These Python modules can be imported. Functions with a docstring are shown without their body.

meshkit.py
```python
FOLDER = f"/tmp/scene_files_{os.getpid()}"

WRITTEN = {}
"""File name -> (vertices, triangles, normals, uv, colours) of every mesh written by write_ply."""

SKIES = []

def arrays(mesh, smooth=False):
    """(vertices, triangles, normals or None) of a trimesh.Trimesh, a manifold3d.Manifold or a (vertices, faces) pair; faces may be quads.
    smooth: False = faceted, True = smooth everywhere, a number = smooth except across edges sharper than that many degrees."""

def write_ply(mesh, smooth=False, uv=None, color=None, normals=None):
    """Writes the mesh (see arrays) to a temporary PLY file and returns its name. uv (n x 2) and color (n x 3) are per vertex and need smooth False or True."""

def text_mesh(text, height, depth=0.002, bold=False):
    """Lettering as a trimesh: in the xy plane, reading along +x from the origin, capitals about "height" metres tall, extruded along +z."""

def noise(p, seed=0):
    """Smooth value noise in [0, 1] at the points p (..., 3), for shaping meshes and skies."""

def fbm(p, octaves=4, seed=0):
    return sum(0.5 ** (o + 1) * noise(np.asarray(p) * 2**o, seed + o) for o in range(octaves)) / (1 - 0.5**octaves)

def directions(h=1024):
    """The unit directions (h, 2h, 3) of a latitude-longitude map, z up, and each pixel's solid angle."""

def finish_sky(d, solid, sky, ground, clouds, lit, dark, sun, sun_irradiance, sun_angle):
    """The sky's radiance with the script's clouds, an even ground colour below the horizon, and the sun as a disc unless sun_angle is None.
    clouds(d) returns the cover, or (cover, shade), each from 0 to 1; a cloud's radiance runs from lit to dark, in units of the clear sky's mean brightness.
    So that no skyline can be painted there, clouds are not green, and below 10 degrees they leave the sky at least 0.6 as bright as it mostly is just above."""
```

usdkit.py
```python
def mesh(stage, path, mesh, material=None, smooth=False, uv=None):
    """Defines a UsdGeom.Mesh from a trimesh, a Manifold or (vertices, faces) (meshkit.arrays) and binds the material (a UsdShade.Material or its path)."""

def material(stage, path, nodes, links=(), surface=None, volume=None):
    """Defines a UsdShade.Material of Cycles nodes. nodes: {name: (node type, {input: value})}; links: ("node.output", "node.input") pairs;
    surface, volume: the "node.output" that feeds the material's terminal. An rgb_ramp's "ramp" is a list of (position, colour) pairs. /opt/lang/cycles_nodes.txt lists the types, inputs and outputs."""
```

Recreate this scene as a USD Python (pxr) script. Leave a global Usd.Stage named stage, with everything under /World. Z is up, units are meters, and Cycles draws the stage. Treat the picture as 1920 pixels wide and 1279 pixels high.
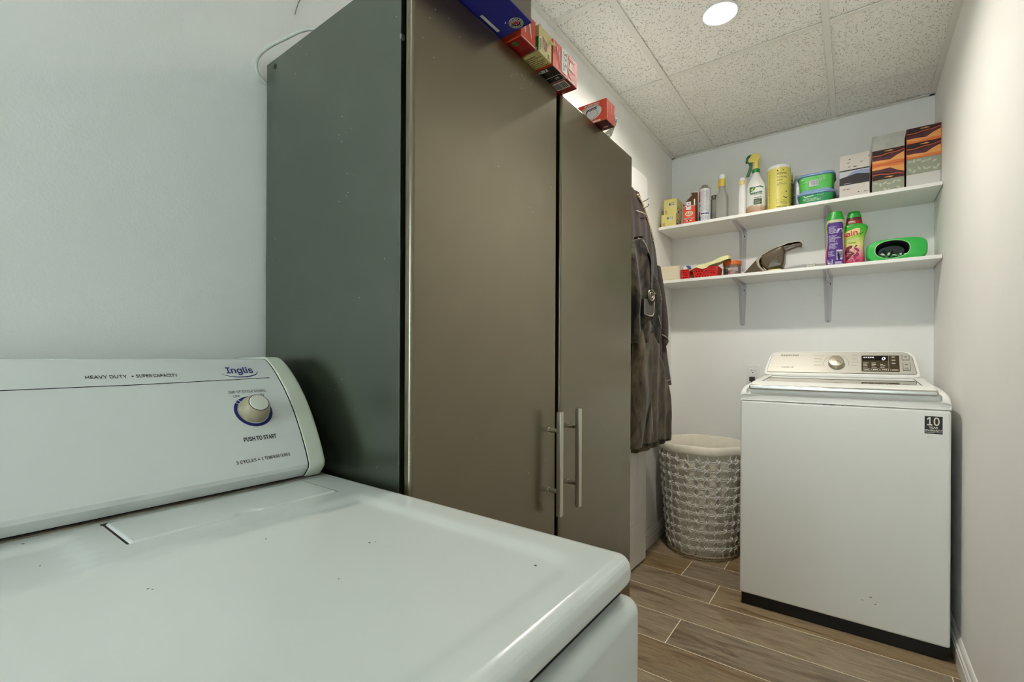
import math, random
import numpy as np, trimesh, manifold3d as m3, shapely
from shapely.geometry import Polygon, Point, LineString, box as sbox
from shapely import affinity
from pxr import Usd, UsdGeom, UsdLux, UsdShade, Gf, Sdf, Vt
import usdkit, meshkit

random.seed(7); rng = np.random.default_rng(7)
stage = Usd.Stage.CreateInMemory()
UsdGeom.SetStageUpAxis(stage, UsdGeom.Tokens.z); UsdGeom.SetStageMetersPerUnit(stage, 1.0)
UsdGeom.Xform.Define(stage, '/World'); UsdGeom.Scope.Define(stage, '/World/Looks')

# ---------------------------------------------------------------- camera, sky, exposure
YAW, ROLL, EYE, FPX = 0.6369, 0.005, 1.0782, 869.65
EXPOSURE = 0.0
SKY = ((0.87, 0.96, 1.0), 3.7)
LAMP_WARM, LAMP_COOL = ((1.0, 0.95, 0.86), 590.0), ((0.92, 0.98, 0.94), 40.0)
cam = UsdGeom.Camera.Define(stage, '/World/camera')
cam.CreateHorizontalApertureAttr(36.0); cam.CreateVerticalApertureAttr(36.0 * 1279 / 1920)
cam.CreateFocalLengthAttr(FPX / 1920 * 36.0); cam.CreateVerticalApertureOffsetAttr((671.62 - 639.5) / 1920 * 36.0)
cam.CreateClippingRangeAttr((0.02, 60.0)); cam.CreateExposureAttr(EXPOSURE)
fw = np.array([-math.sin(YAW), math.cos(YAW), 0.0]); rt = np.array([math.cos(YAW), math.sin(YAW), 0.0]); up = np.array([0, 0, 1.0])
rt, up = math.cos(ROLL) * rt + math.sin(ROLL) * up, -math.sin(ROLL) * rt + math.cos(ROLL) * up
cm = np.eye(4); cm[0, :3], cm[1, :3], cm[2, :3], cm[3, :3] = rt, up, -fw, (0, 0, EYE)
UsdGeom.Xformable(cam).AddTransformOp().Set(Gf.Matrix4d(*cm.ravel().tolist()))
dome = UsdLux.DomeLight.Define(stage, '/World/daylight')          # even daylight through the unseen window, its tint chosen to cool the left side
dome.CreateColorAttr(Gf.Vec3f(*SKY[0])); dome.CreateIntensityAttr(SKY[1])

# ---------------------------------------------------------------- helpers
def lin(c):
    c = np.asarray(c, float) / 255.0
    return tuple(np.where(c <= 0.04045, c / 12.92, ((c + 0.055) / 1.055) ** 2.4).tolist())

LOOKS = {}
def mat(name, rgb, rough=0.5, metal=0.0, spec=0.5, bump=None, var=None, coat=0.0, sheen=0.0, trans=0.0, emit=None, ior=1.5, stretch=None):
    """A principled material. bump = (scale, distance); var = (scale, second colour, low, high) mottles the base colour."""
    if name in LOOKS: return LOOKS[name]
    n = {'p': ('principled_bsdf', dict(base_color=lin(rgb), roughness=rough, metallic=metal, specular_ior_level=spec, coat_weight=coat, sheen_weight=sheen, transmission_weight=trans, ior=ior))}
    l = []
    if bump or var: n['tc'] = ('texture_coordinate', {})
    src = 'tc.object'
    if stretch:
        n['mp'] = ('mapping', dict(scale=stretch)); l.append(('tc.object', 'mp.vector')); src = 'mp.vector'
    if var:
        n['vn'] = ('noise_texture', dict(scale=var[0], detail=4.0, roughness=0.6)); n['vr'] = ('rgb_ramp', dict(ramp=[(var[2], lin(rgb)), (var[3], lin(var[1]))]))
        l += [(src, 'vn.vector'), ('vn.fac', 'vr.fac'), ('vr.color', 'p.base_color')]
    if bump:
        n['bn'] = ('noise_texture', dict(scale=bump[0], detail=3.0)); n['bp'] = ('bump', dict(strength=1.0, distance=bump[1]))
        l += [(src, 'bn.vector'), ('bn.fac', 'bp.height'), ('bp.normal', 'p.normal')]
    if emit:
        n['p'][1].update(emission_color=emit[0], emission_strength=emit[1])
    LOOKS[name] = usdkit.material(stage, '/World/Looks/' + name, n, l, surface='p.BSDF')
    return LOOKS[name]

def see_through(name, rgb, fac=0.12, rough=0.05):
    """Thin clear plastic or glass: mostly transparent, some gloss at grazing angles."""
    if name in LOOKS: return LOOKS[name]
    LOOKS[name] = usdkit.material(stage, '/World/Looks/' + name, {'t': ('transparent_bsdf', dict(color=lin(rgb))), 'g': ('glossy_bsdf', dict(color=(0.9, 0.9, 0.9), roughness=rough)),
        'd': ('diffuse_bsdf', dict(color=lin(rgb))), 'f': ('fresnel', dict(IOR=1.45)), 'a': ('mix_closure', {}), 'b': ('mix_closure', dict(fac=fac))},
        [('f.fac', 'a.fac'), ('t.BSDF', 'a.closure1'), ('g.BSDF', 'a.closure2'), ('a.closure', 'b.closure1'), ('d.BSDF', 'b.closure2')], surface='b.closure')
    return LOOKS[name]

USED = {}
def path_for(parent, name):
    k = (parent, name); n = USED.get(k, 0); USED[k] = n + 1
    return f'{parent}/{name}' + (f'_{n:03d}' if n else '')

class Thing:
    def __init__(s, path, base): s.path, s.base = path, np.asarray(base, float)

def tag(prim, label=None, cat=None, group=None, kind=None):
    for k, v in (('label', label), ('category', cat), ('group', group), ('kind', kind)):
        if v: prim.SetCustomDataByKey(k, v)

def thing(name, label, cat, base=(0, 0, 0), group=None, kind=None):
    p = path_for('/World', name)
    x = UsdGeom.Xform.Define(stage, p); x.AddTranslateOp().Set(Gf.Vec3d(*map(float, base)))
    tag(x.GetPrim(), label, cat, group, kind)
    return Thing(p, base)

def raw(mesh):
    v, f, _ = meshkit.arrays(mesh, False)
    return np.asarray(v, float), np.asarray(f, int)

def part(parent, name, mesh, material, smooth=30, label=None, kind=None):
    """One Mesh prim, child of a thing (or of a part); geometry comes in room coordinates."""
    v, f = raw(mesh); p = path_for(parent.path, name)
    m = usdkit.mesh(stage, p, trimesh.Trimesh(v - parent.base, f, process=False), material, smooth=smooth)
    tag(m.GetPrim(), label, kind=kind)
    return Thing(p, parent.base)

def copy_thing(src, delta, rotz, label, group=None, name=None):
    """Another instance of a thing, moved by delta and turned about its own base."""
    was = stage.GetPrimAtPath(src.path); d = was.GetCustomData()
    t = thing(name or src.path.split('/')[-1].rstrip('0123456789').rstrip('_'), label, d['category'], src.base + np.asarray(delta), group or d.get('group'))
    UsdGeom.Xformable(stage.GetPrimAtPath(t.path)).AddRotateZOp().Set(rotz)
    pr = stage.GetPrimAtPath(t.path)
    for ch in was.GetChildren():
        c = stage.DefinePrim(t.path + '/' + ch.GetName()); c.GetReferences().AddInternalReference(ch.GetPath())
    return t

cat_ = trimesh.util.concatenate
def box(x0, x1, y0, y1, z0, z1):
    m = trimesh.creation.box((x1 - x0, y1 - y0, z1 - z0)); m.apply_translation(((x0 + x1) / 2, (y0 + y1) / 2, (z0 + z1) / 2)); return m

def cbox(x0, x1, y0, y1, z0, z1, c=0.001):
    """A box with chamfered edges."""
    P = []
    for sx, a in ((1, x0), (-1, x1)):
        for sy, b in ((1, y0), (-1, y1)):
            for sz, d in ((1, z0), (-1, z1)):
                P += [(a + sx * c, b + sy * c, d), (a + sx * c, b, d + sz * c), (a, b + sy * c, d + sz * c)]
    return trimesh.convex.convex_hull(np.array(P))

def rbox(x0, x1, y0, y1, z0, z1, r=0.01, seg=16):
    """A box with rounded edges and corners (Manifold)."""
    s = m3.Manifold.sphere(r, seg)
    return m3.Manifold.batch_hull([s.translate((a, b, d)) for a in (x0 + r, x1 - r) for b in (y0 + r, y1 - r) for d in (z0 + r, z1 - r)])

def man(mesh):
    v, f = raw(mesh); t = trimesh.Trimesh(v, f, process=True); t.merge_vertices(); t.fix_normals()
    return m3.Manifold(m3.Mesh(np.asarray(t.vertices, np.float32), np.asarray(t.faces, np.uint32)))

def tube(pts, r, sides=8, closed=False, caps=True):
    P = np.asarray(pts, float); n = len(P); r = np.broadcast_to(np.asarray(r, float), (n,))
    T = (np.roll(P, -1, 0) - np.roll(P, 1, 0)) if closed else np.gradient(P, axis=0)
    T /= np.linalg.norm(T, axis=1, keepdims=True) + 1e-12
    N = np.zeros_like(P); a = np.array([0, 0, 1.0]) if abs(T[0, 2]) < 0.9 else np.array([1.0, 0, 0])
    N[0] = np.cross(T[0], a); N[0] /= np.linalg.norm(N[0])
    for i in range(1, n):
        v = N[i - 1] - T[i] * (N[i - 1] @ T[i]); N[i] = v / (np.linalg.norm(v) + 1e-12)
    B = np.cross(T, N); ang = np.arange(sides) * 2 * math.pi / sides
    V = (P[:, None] + r[:, None, None] * (np.cos(ang)[None, :, None] * N[:, None] + np.sin(ang)[None, :, None] * B[:, None])).reshape(-1, 3)
    F = []
    for i in range(n if closed else n - 1):
        j = (i + 1) % n
        for k in range(sides):
            l = (k + 1) % sides
            F += [(i * sides + k, i * sides + l, j * sides + l), (i * sides + k, j * sides + l, j * sides + k)]
    if not closed and caps:
        for k in range(1, sides - 1): F += [(0, k + 1, k), ((n - 1) * sides, (n - 1) * sides + k, (n - 1) * sides + k + 1)]
    return trimesh.Trimesh(V, np.array(F)[:, ::-1], process=False)

def curve(pts, n=40):
    """A smooth line through the points."""
    from scipy.interpolate import CubicSpline
    P = np.asarray(pts, float); d = np.r_[0, np.cumsum(np.linalg.norm(np.diff(P, axis=0), axis=1))]
    return CubicSpline(d, P)(np.linspace(0, d[-1], n))

def loft(rings, caps=(True, True)):
    """Skin over a list of rings of equal size (each K x 3)."""
    R = np.asarray(rings, float); n, k = R.shape[:2]; V = R.reshape(-1, 3).tolist(); F = []
    for i in range(n - 1):
        for a in range(k):
            b = (a + 1) % k
            F += [(i * k + a, i * k + b, (i + 1) * k + b), (i * k + a, (i + 1) * k + b, (i + 1) * k + a)]
    for end, on, rev in ((0, caps[0], True), (n - 1, caps[1], False)):
        if on:
            c = len(V); V.append(R[end].mean(0).tolist())
            for a in range(k):
                b = (a + 1) % k; F.append((c, end * k + b, end * k + a) if rev else (c, end * k + a, end * k + b))
    m = trimesh.Trimesh(np.array(V), np.array(F), process=False)
    if m.volume < 0: m.invert()
    return m

def ring(cx, cy, z, a, b=None, n=2.0, k=40, rot=0.0):
    """A superellipse ring at height z."""
    b = a if b is None else b; t = np.arange(k) * 2 * math.pi / k; c, s = np.cos(t), np.sin(t)
    x, y = a * np.sign(c) * np.abs(c) ** (2 / n), b * np.sign(s) * np.abs(s) ** (2 / n)
    return np.stack([cx + x * math.cos(rot) - y * math.sin(rot), cy + x * math.sin(rot) + y * math.cos(rot), np.full(k, z)], 1)

def lathe(prof, cx, cy, k=40):
    """prof: (radius, z) pairs from the bottom up."""
    return loft([ring(cx, cy, z, max(r, 1e-5), k=k) for r, z in prof])

def frame(origin, u, v):
    u, v = np.asarray(u, float), np.asarray(v, float); u = u / np.linalg.norm(u); v = v / np.linalg.norm(v); M = np.eye(4)
    M[:3, 0], M[:3, 1], M[:3, 2], M[:3, 3] = u, v, np.cross(u, v), origin
    return M

def place(mesh, M):
    m = mesh.copy(); m.apply_transform(M); return m

def slab(poly, depth, M=None, z=0.0):
    """A shapely polygon (or several) as a thin plate, mapped by the frame M."""
    out = [trimesh.creation.extrude_polygon(g, depth, engine='earcut') for g in getattr(poly, 'geoms', [poly]) if g.area > 1e-12]
    m = cat_(out); m.apply_translation((0, 0, z))
    return place(m, M) if M is not None else m

def words(text, height, width=None, depth=0.0003, bold=False, center=False, slant=0.0):
    m = meshkit.text_mesh(text, height, depth, bold); b = m.bounds
    m.apply_translation((-b[0, 0], 0, 0))
    if width: m.apply_scale((width / (b[1, 0] - b[0, 0]), 1, 1)) if False else m.apply_transform(np.diag([width / (b[1, 0] - b[0, 0]), 1, 1, 1]))
    if slant: S = np.eye(4); S[0, 1] = slant; m.apply_transform(S)
    if center: m.apply_translation((-m.bounds[1, 0] / 2, 0, 0))
    return m

def rrect(x0, x1, y0, y1, r=0.002):
    return sbox(x0 + r, y0 + r, x1 - r, y1 - r).buffer(r, quad_segs=5)

def bars(x0, x1, y0, y1, n, seed=0, fill=0.5, ragged=0.35):
    """Lines of print too small to read, as thin strokes."""
    r = random.Random(seed); h = (y1 - y0) / n; out = []
    for i in range(n):
        y = y0 + i * h; x = x0; end = x1 - r.random() * ragged * (x1 - x0)
        while x < end - 1e-5:
            w = min(end - x, (0.06 + 0.16 * r.random()) * (x1 - x0)); out.append(sbox(x, y, x + w * 0.86, y + h * fill)); x += w
    return shapely.MultiPolygon(out)

def barcode(x0, x1, y0, y1, seed=1):
    r = random.Random(seed); out = []; x = x0
    while x < x1:
        w = (0.02 + 0.04 * r.random()) * (x1 - x0); out.append(sbox(x, y0, min(x + w, x1), y1)); x += w + (0.02 + 0.03 * r.random()) * (x1 - x0)
    return shapely.MultiPolygon(out)

# front of things that face the camera end of the room (-Y) and of things that face the right wall (+X)
def front_y(x, y, z): return frame((x, y, z), (1, 0, 0), (0, 0, 1))
def front_x(x, y, z): return frame((x, y, z), (0, 1, 0), (0, 0, 1))

def wrap_y(mesh, cx, cy, r, z0, turn=0.0):
    """Bends a flat plate (x along the girth, y up) around an upright cylinder; turn 0 faces -Y."""
    v, f = raw(mesh); t = v[:, 0] / r + turn; d = r + v[:, 2]
    return trimesh.Trimesh(np.stack([cx + d * np.sin(t), cy - d * np.cos(t), z0 + v[:, 1]], 1), f, process=False)

# ---------------------------------------------------------------- the room
XL, XR, YF, YN, ZC = -0.957, 0.306, 3.025, -2.3, 2.3665
W_PAINT = mat('wall_paint', (246, 245, 241), 0.55, bump=(260, 0.0003), var=(3.0, (244, 243, 239), 0.4, 0.7))
TRIM = mat('trim_paint', (236, 235, 230), 0.35)
def structure(name, mesh=None, material=None, label=None, cat=None):
    if mesh is None:
        t = thing(name, label, cat, kind='structure'); return t
    v, f = raw(mesh); p = path_for('/World', name)
    m = usdkit.mesh(stage, p, trimesh.Trimesh(v, f, process=False), material, smooth=30); tag(m.GetPrim(), label, cat, kind='structure')
    return Thing(p, (0, 0, 0))

structure('wall_left', box(XL - 0.1, XL, YN - 0.1, YF + 0.1, -0.05, ZC + 0.1), W_PAINT, 'white painted wall behind the dryer and the dark wardrobe', 'wall')
structure('wall_right', box(XR, XR + 0.1, YN - 0.1, YF + 0.1, -0.05, ZC + 0.1), W_PAINT, 'bare white painted wall beside the washer', 'wall')
structure('wall_far', box(XL, XR, YF, YF + 0.1, -0.05, ZC + 0.1), W_PAINT, 'white painted end wall that carries the two shelves', 'wall')
WX0, WX1, WZ0, WZ1 = -0.80, 0.15, 0.75, 2.05
structure('wall_near', cat_([box(XL, WX0, YN - 0.1, YN, -0.05, ZC + 0.1), box(WX1, XR, YN - 0.1, YN, -0.05, ZC + 0.1), box(WX0, WX1, YN - 0.1, YN, -0.05, WZ0), box(WX0, WX1, YN - 0.1, YN, WZ1, ZC + 0.1)]), W_PAINT, 'white painted wall at the camera end, opened for an unseen window', 'wall')
w1 = structure('window_1', label='unseen white framed window behind the camera, placed to light the left wall', cat='window')  # unseen window, placed so cool light reaches the left wall and dryer
fr = shapely.difference(sbox(WX0, WZ0, WX1, WZ1), shapely.union_all([sbox(WX0 + 0.05, WZ0 + 0.05, (WX0 + WX1) / 2 - 0.02, WZ1 - 0.05), sbox((WX0 + WX1) / 2 + 0.02, WZ0 + 0.05, WX1 - 0.05, WZ1 - 0.05)]))
part(w1, 'window_frame', slab(fr, 0.06, front_y(0, YN - 0.02, 0)), TRIM)
part(w1, 'pane', box(WX0 + 0.05, (WX0 + WX1) / 2 - 0.02, YN - 0.055, YN - 0.05, WZ0 + 0.05, WZ1 - 0.05), see_through('window_glass', (250, 255, 255), 0.0, 0.01))
part(w1, 'pane', box((WX0 + WX1) / 2 + 0.02, WX1 - 0.05, YN - 0.055, YN - 0.05, WZ0 + 0.05, WZ1 - 0.05), LOOKS['window_glass'])

# ceiling: lay-in tiles between T bars
def tile_material():
    n = {'tc': ('texture_coordinate', {}), 'mp': ('mapping', dict(scale=(1, 1, 0))), 'p': ('principled_bsdf', dict(roughness=0.9, specular_ior_level=0.2)), 'out': ('mix_color', dict(a=lin((249, 247, 240)), b=lin((100, 94, 82)), fac=0.0))}
    l = [('tc.object', 'mp.vector'), ('out.result', 'p.base_color')]; masks = []
    for i, (sc, ln, wd, sh) in enumerate(((62.0, 0.0042, 0.00085, 0.0), (85.0, 0.0034, 0.0007, 0.37), (130.0, 0.0011, 0.0009, 0.71))):
        s = str(i)
        n['off' + s] = ('mapping', dict(location=(sh, sh * 0.6, 0))); n['v' + s] = ('voronoi_texture', dict(dimensions='2D', scale=sc)); n['w' + s] = ('voronoi_texture', dict(dimensions='2D', scale=sc))
        n['dv' + s] = ('vector_math', dict(math_type='subtract')); n['c' + s] = ('separate_color', {}); n['an' + s] = ('math', dict(math_type='multiply', value2=6.283))
        n['ro' + s] = ('vector_rotate', dict(rotate_type='z_axis')); n['xy' + s] = ('separate_xyz', {}); n['ab' + s] = ('math', dict(math_type='absolute')); n['ac' + s] = ('math', dict(math_type='absolute'))
        n['wig' + s] = ('noise_texture', dict(scale=420.0, detail=1.0)); n['wa' + s] = ('math', dict(math_type='multiply_add', value2=0.0024, value3=-0.0012)); n['wy' + s] = ('math', dict(math_type='add'))
        n['la' + s] = ('math', dict(math_type='less_than', value2=ln)); n['lb' + s] = ('math', dict(math_type='less_than', value2=wd)); n['mm' + s] = ('math', dict(math_type='multiply')); n['gt' + s] = ('math', dict(math_type='greater_than', value2=0.70)); n['mk' + s] = ('math', dict(math_type='multiply'))
        l += [('mp.vector', f'off{s}.vector'), (f'off{s}.vector', f'v{s}.vector'), (f'off{s}.vector', f'dv{s}.vector1'), (f'v{s}.position', f'dv{s}.vector2'), (f'v{s}.color', f'c{s}.color'), (f'c{s}.r', f'an{s}.value1'), (f'dv{s}.vector', f'ro{s}.vector'), (f'an{s}.value', f'ro{s}.angle'),
              (f'ro{s}.vector', f'xy{s}.vector'), (f'xy{s}.x', f'ab{s}.value1'), ('mp.vector', f'wig{s}.vector'), (f'wig{s}.fac', f'wa{s}.value1'), (f'xy{s}.y', f'wy{s}.value1'), (f'wa{s}.value', f'wy{s}.value2'), (f'wy{s}.value', f'ac{s}.value1'),
              (f'ab{s}.value', f'la{s}.value1'), (f'ac{s}.value', f'lb{s}.value1'), (f'la{s}.value', f'mm{s}.value1'), (f'lb{s}.value', f'mm{s}.value2'), (f'c{s}.g', f'gt{s}.value1'), (f'mm{s}.value', f'mk{s}.value1'), (f'gt{s}.value', f'mk{s}.value2')]
        del n['w' + s]; masks.append(f'mk{s}.value')
    n['m1'] = ('math', dict(math_type='maximum')); n['m2'] = ('math', dict(math_type='maximum')); n['bp'] = ('bump', dict(invert=True, distance=0.0012)); n['fz'] = ('math', dict(math_type='multiply', value2=0.85))
    l += [(masks[0], 'm1.value1'), (masks[1], 'm1.value2'), ('m1.value', 'm2.value1'), (masks[2], 'm2.value2'), ('m2.value', 'fz.value1'), ('fz.value', 'out.fac'), ('m2.value', 'bp.height'), ('bp.normal', 'p.normal')]
    return usdkit.material(stage, '/World/Looks/ceiling_tile', n, l, surface='p.BSDF')
TILE = tile_material(); BAR = mat('grid_bar', (238, 236, 228), 0.45)
LAMPS = ((-0.410, 1.849), (-0.410, -0.60))
ceil = structure('ceiling', label='suspended ceiling of fissured white tiles in a grid', cat='ceiling')
gx = [XL, -0.708, -0.095, XR]; gy = [YN] + [1.528 + 0.61 * k for k in range(-6, 3)] + [YF]
for a, b in zip(gx[:-1], gx[1:]):
    for c, d in zip(gy[:-1], gy[1:]):
        tp = sbox(a + 0.002, c + 0.002, b - 0.002, d - 0.002)
        for lx, ly in LAMPS:
            if tp.contains(Point(lx, ly)): tp = tp.difference(Point(lx, ly).buffer(0.057, 24))
        tm = slab(tp, 0.015); tm.apply_translation((0, 0, ZC + 0.004 + 0.0015 * rng.random())); part(ceil, 'tile', tm, TILE, smooth=False)
for x in gx[1:-1]: part(ceil, 'grid_bar', cbox(x - 0.012, x + 0.012, YN, YF, ZC, ZC + 0.003, 0.0008), BAR)
for y in gy[1:-1]:
    for a, b in zip(gx[:-1], gx[1:]): part(ceil, 'grid_bar', cbox(a + (0.012 if a != XL else 0), b - (0.012 if b != XR else 0), y - 0.012, y + 0.012, ZC + 0.0004, ZC + 0.0034, 0.0008), BAR)
for args in ((XL, XL + 0.022, YN, YF), (XR - 0.022, XR, YN, YF), (XL, XR, YF - 0.022, YF), (XL, XR, YN, YN + 0.022)): part(ceil, 'wall_angle', cbox(*args, ZC - 0.0012, ZC + 0.002, 0.0006), BAR)
part(ceil, 'backing', box(XL, XR, YN, YF, ZC + 0.06, ZC + 0.11), mat('plenum', (60, 58, 54), 0.9))

# floor: wood-look planks across the room, pale grout
def plank_material():
    n = {'tc': ('texture_coordinate', {}), 'oi': ('object_info', {}), 'sh': ('combine_xyz', {}), 'mu': ('math', dict(math_type='multiply', value2=37.0)), 'ad': ('vector_math', dict(math_type='add')),
         'm1': ('mapping', dict(scale=(1.3, 7.5, 1.0))), 'n1': ('noise_texture', dict(scale=2.2, detail=5.0, roughness=0.62, distortion=0.9)), 'm2': ('mapping', dict(scale=(4.0, 95.0, 1.0))), 'n2': ('noise_texture', dict(scale=2.0, detail=4.0, roughness=0.7, distortion=0.4)),
         'm3': ('mapping', dict(scale=(2.2, 7.0, 1.0))), 'n3': ('noise_texture', dict(scale=3.1, detail=3.0, roughness=0.55, distortion=2.5)),
         'r1': ('rgb_ramp', dict(ramp=[(0.22, lin((92, 68, 44))), (0.40, lin((138, 112, 80))), (0.52, lin((166, 144, 110))), (0.64, lin((146, 126, 98))), (0.82, lin((192, 172, 138)))])),
         'r2': ('rgb_ramp', dict(ramp=[(0.30, (0.52, 0.48, 0.44)), (0.55, (1, 1, 1)), (0.8, (1.12, 1.1, 1.06))])), 'r3': ('rgb_ramp', dict(ramp=[(0.20, (0.30, 0.25, 0.20)), (0.33, (1, 1, 1)), (1.0, (1, 1, 1))])),
         'x1': ('mix_color', dict(blend_type='multiply', fac=1.0, use_clamp=False)), 'x2': ('mix_color', dict(blend_type='multiply', fac=0.8, use_clamp=False)), 'hv': ('hsv', {}), 'vv': ('map_range', dict(to_min=0.80, to_max=1.12)), 'vs': ('map_range', dict(to_min=0.75, to_max=1.1)), 'wn': ('white_noise_texture', dict(dimensions='1D')),
         'p': ('principled_bsdf', dict(roughness=0.38, specular_ior_level=0.5)), 'bp': ('bump', dict(distance=0.0006, strength=0.6))}
    l = [('oi.random', 'mu.value1'), ('mu.value', 'sh.x'), ('mu.value', 'sh.y'), ('tc.object', 'ad.vector1'), ('sh.vector', 'ad.vector2')]
    for k in '123': l += [('ad.vector', f'm{k}.vector'), (f'm{k}.vector', f'n{k}.vector'), (f'n{k}.fac', f'r{k}.fac')]
    l += [('r1.color', 'x1.a'), ('r2.color', 'x1.b'), ('x1.result', 'x2.a'), ('r3.color', 'x2.b'), ('x2.result', 'hv.color'), ('oi.random', 'vv.value'), ('vv.result', 'hv.value'), ('oi.random', 'wn.w'), ('wn.value', 'vs.value'), ('vs.result', 'hv.saturation'), ('hv.color', 'p.base_color'), ('n2.fac', 'bp.height'), ('bp.normal', 'p.normal')]
    return usdkit.material(stage, '/World/Looks/plank', n, l, surface='p.BSDF')
PLANK = plank_material()
floor = structure('floor', label='brown wood-look plank tile floor with pale grout lines', cat='floor')
part(floor, 'grout', box(XL, XR, YN, YF, -0.05, -0.0006), mat('grout', (240, 230, 206), 0.85, bump=(400, 0.0004)), smooth=False)
JOINT = {1.565: -0.90, 1.765: -0.576, 1.965: -0.93, 2.165: -0.514, 2.365: -0.694, 2.565: -0.536, 2.765: -0.30, 2.965: -0.8}
for k in range(-19, 8):
    y0 = 1.565 + 0.2 * k; y1 = min(y0 + 0.2, YF)
    if y1 <= YN: continue
    j = JOINT.get(round(y0, 3), XL + 0.15 + 0.9 * rng.random()); xs = [XL] + sorted(x for x in (j - 1.2, j, j + 1.2) if XL + 0.02 < x < XR - 0.02) + [XR]
    for a, b in zip(xs[:-1], xs[1:]): part(floor, 'plank', cbox(a + 0.0017, b - 0.0017, max(y0, YN) + 0.0017, y1 - 0.0017, -0.02, 0.0, 0.0006), PLANK, smooth=False)

def baseboard(name, p0, p1, normal, label):
    """A moulded skirting board run from p0 to p1, profile (out from the wall, height)."""
    prof = [(0, 0), (0.015, 0), (0.015, 0.052), (0.0125, 0.055), (0.0125, 0.062), (0.0145, 0.065), (0.0145, 0.072), (0.010, 0.076), (0.010, 0.081), (0.007, 0.090), (0.003, 0.095), (0, 0.095)]
    nx, ny = normal; rings = [[(p[0] + nx * d, p[1] + ny * d, z) for d, z in prof] for p in (p0, p1)]
    structure(name, loft(rings), TRIM, label, 'baseboard')
baseboard('baseboard_right', (XR, YN), (XR, YF - 0.015), (-1, 0), 'white moulded baseboard along the right wall by the washer')
baseboard('baseboard_left', (XL, 1.30), (XL, YF), (1, 0), 'white moulded baseboard on the left wall behind the basket')
baseboard('baseboard_far', (XL + 0.015, YF), (XR - 0.015, YF), (0, -1), 'white moulded baseboard under the shelves behind the washer')

# door leaf standing open against the left wall
door = structure('door_1', label='white panelled door leaf open against the left wall behind the clothes', cat='door')
d0, d1 = np.array([-0.897, 2.425]), np.array([-0.915, 1.665]); du = (d1 - d0) / np.linalg.norm(d1 - d0)
DM = frame((d0[0], d0[1], 0.012), (-du[0], -du[1], 0), (0, 0, 1))        # u runs towards the far edge, normal into the room
leafm = place(cbox(-0.76, 0, 0, 2.035, -0.034, 0, 0.002), DM); part(door, 'leaf', leafm, TRIM)
for z0, z1 in ((0.20, 0.90), (1.05, 1.86)):
    for u0, u1 in ((-0.66, -0.42), (-0.34, -0.10)):
        rimp = shapely.difference(sbox(u0, z0, u1, z1), sbox(u0 + 0.022, z0 + 0.022, u1 - 0.022, z1 - 0.022)); part(door, 'panel_moulding', slab(rimp, 0.006, DM, -0.001), TRIM)
        part(door, 'panel', place(cbox(u0 + 0.035, u1 - 0.035, z0 + 0.035, z1 - 0.035, -0.002, 0.004, 0.003), DM), TRIM)

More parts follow.
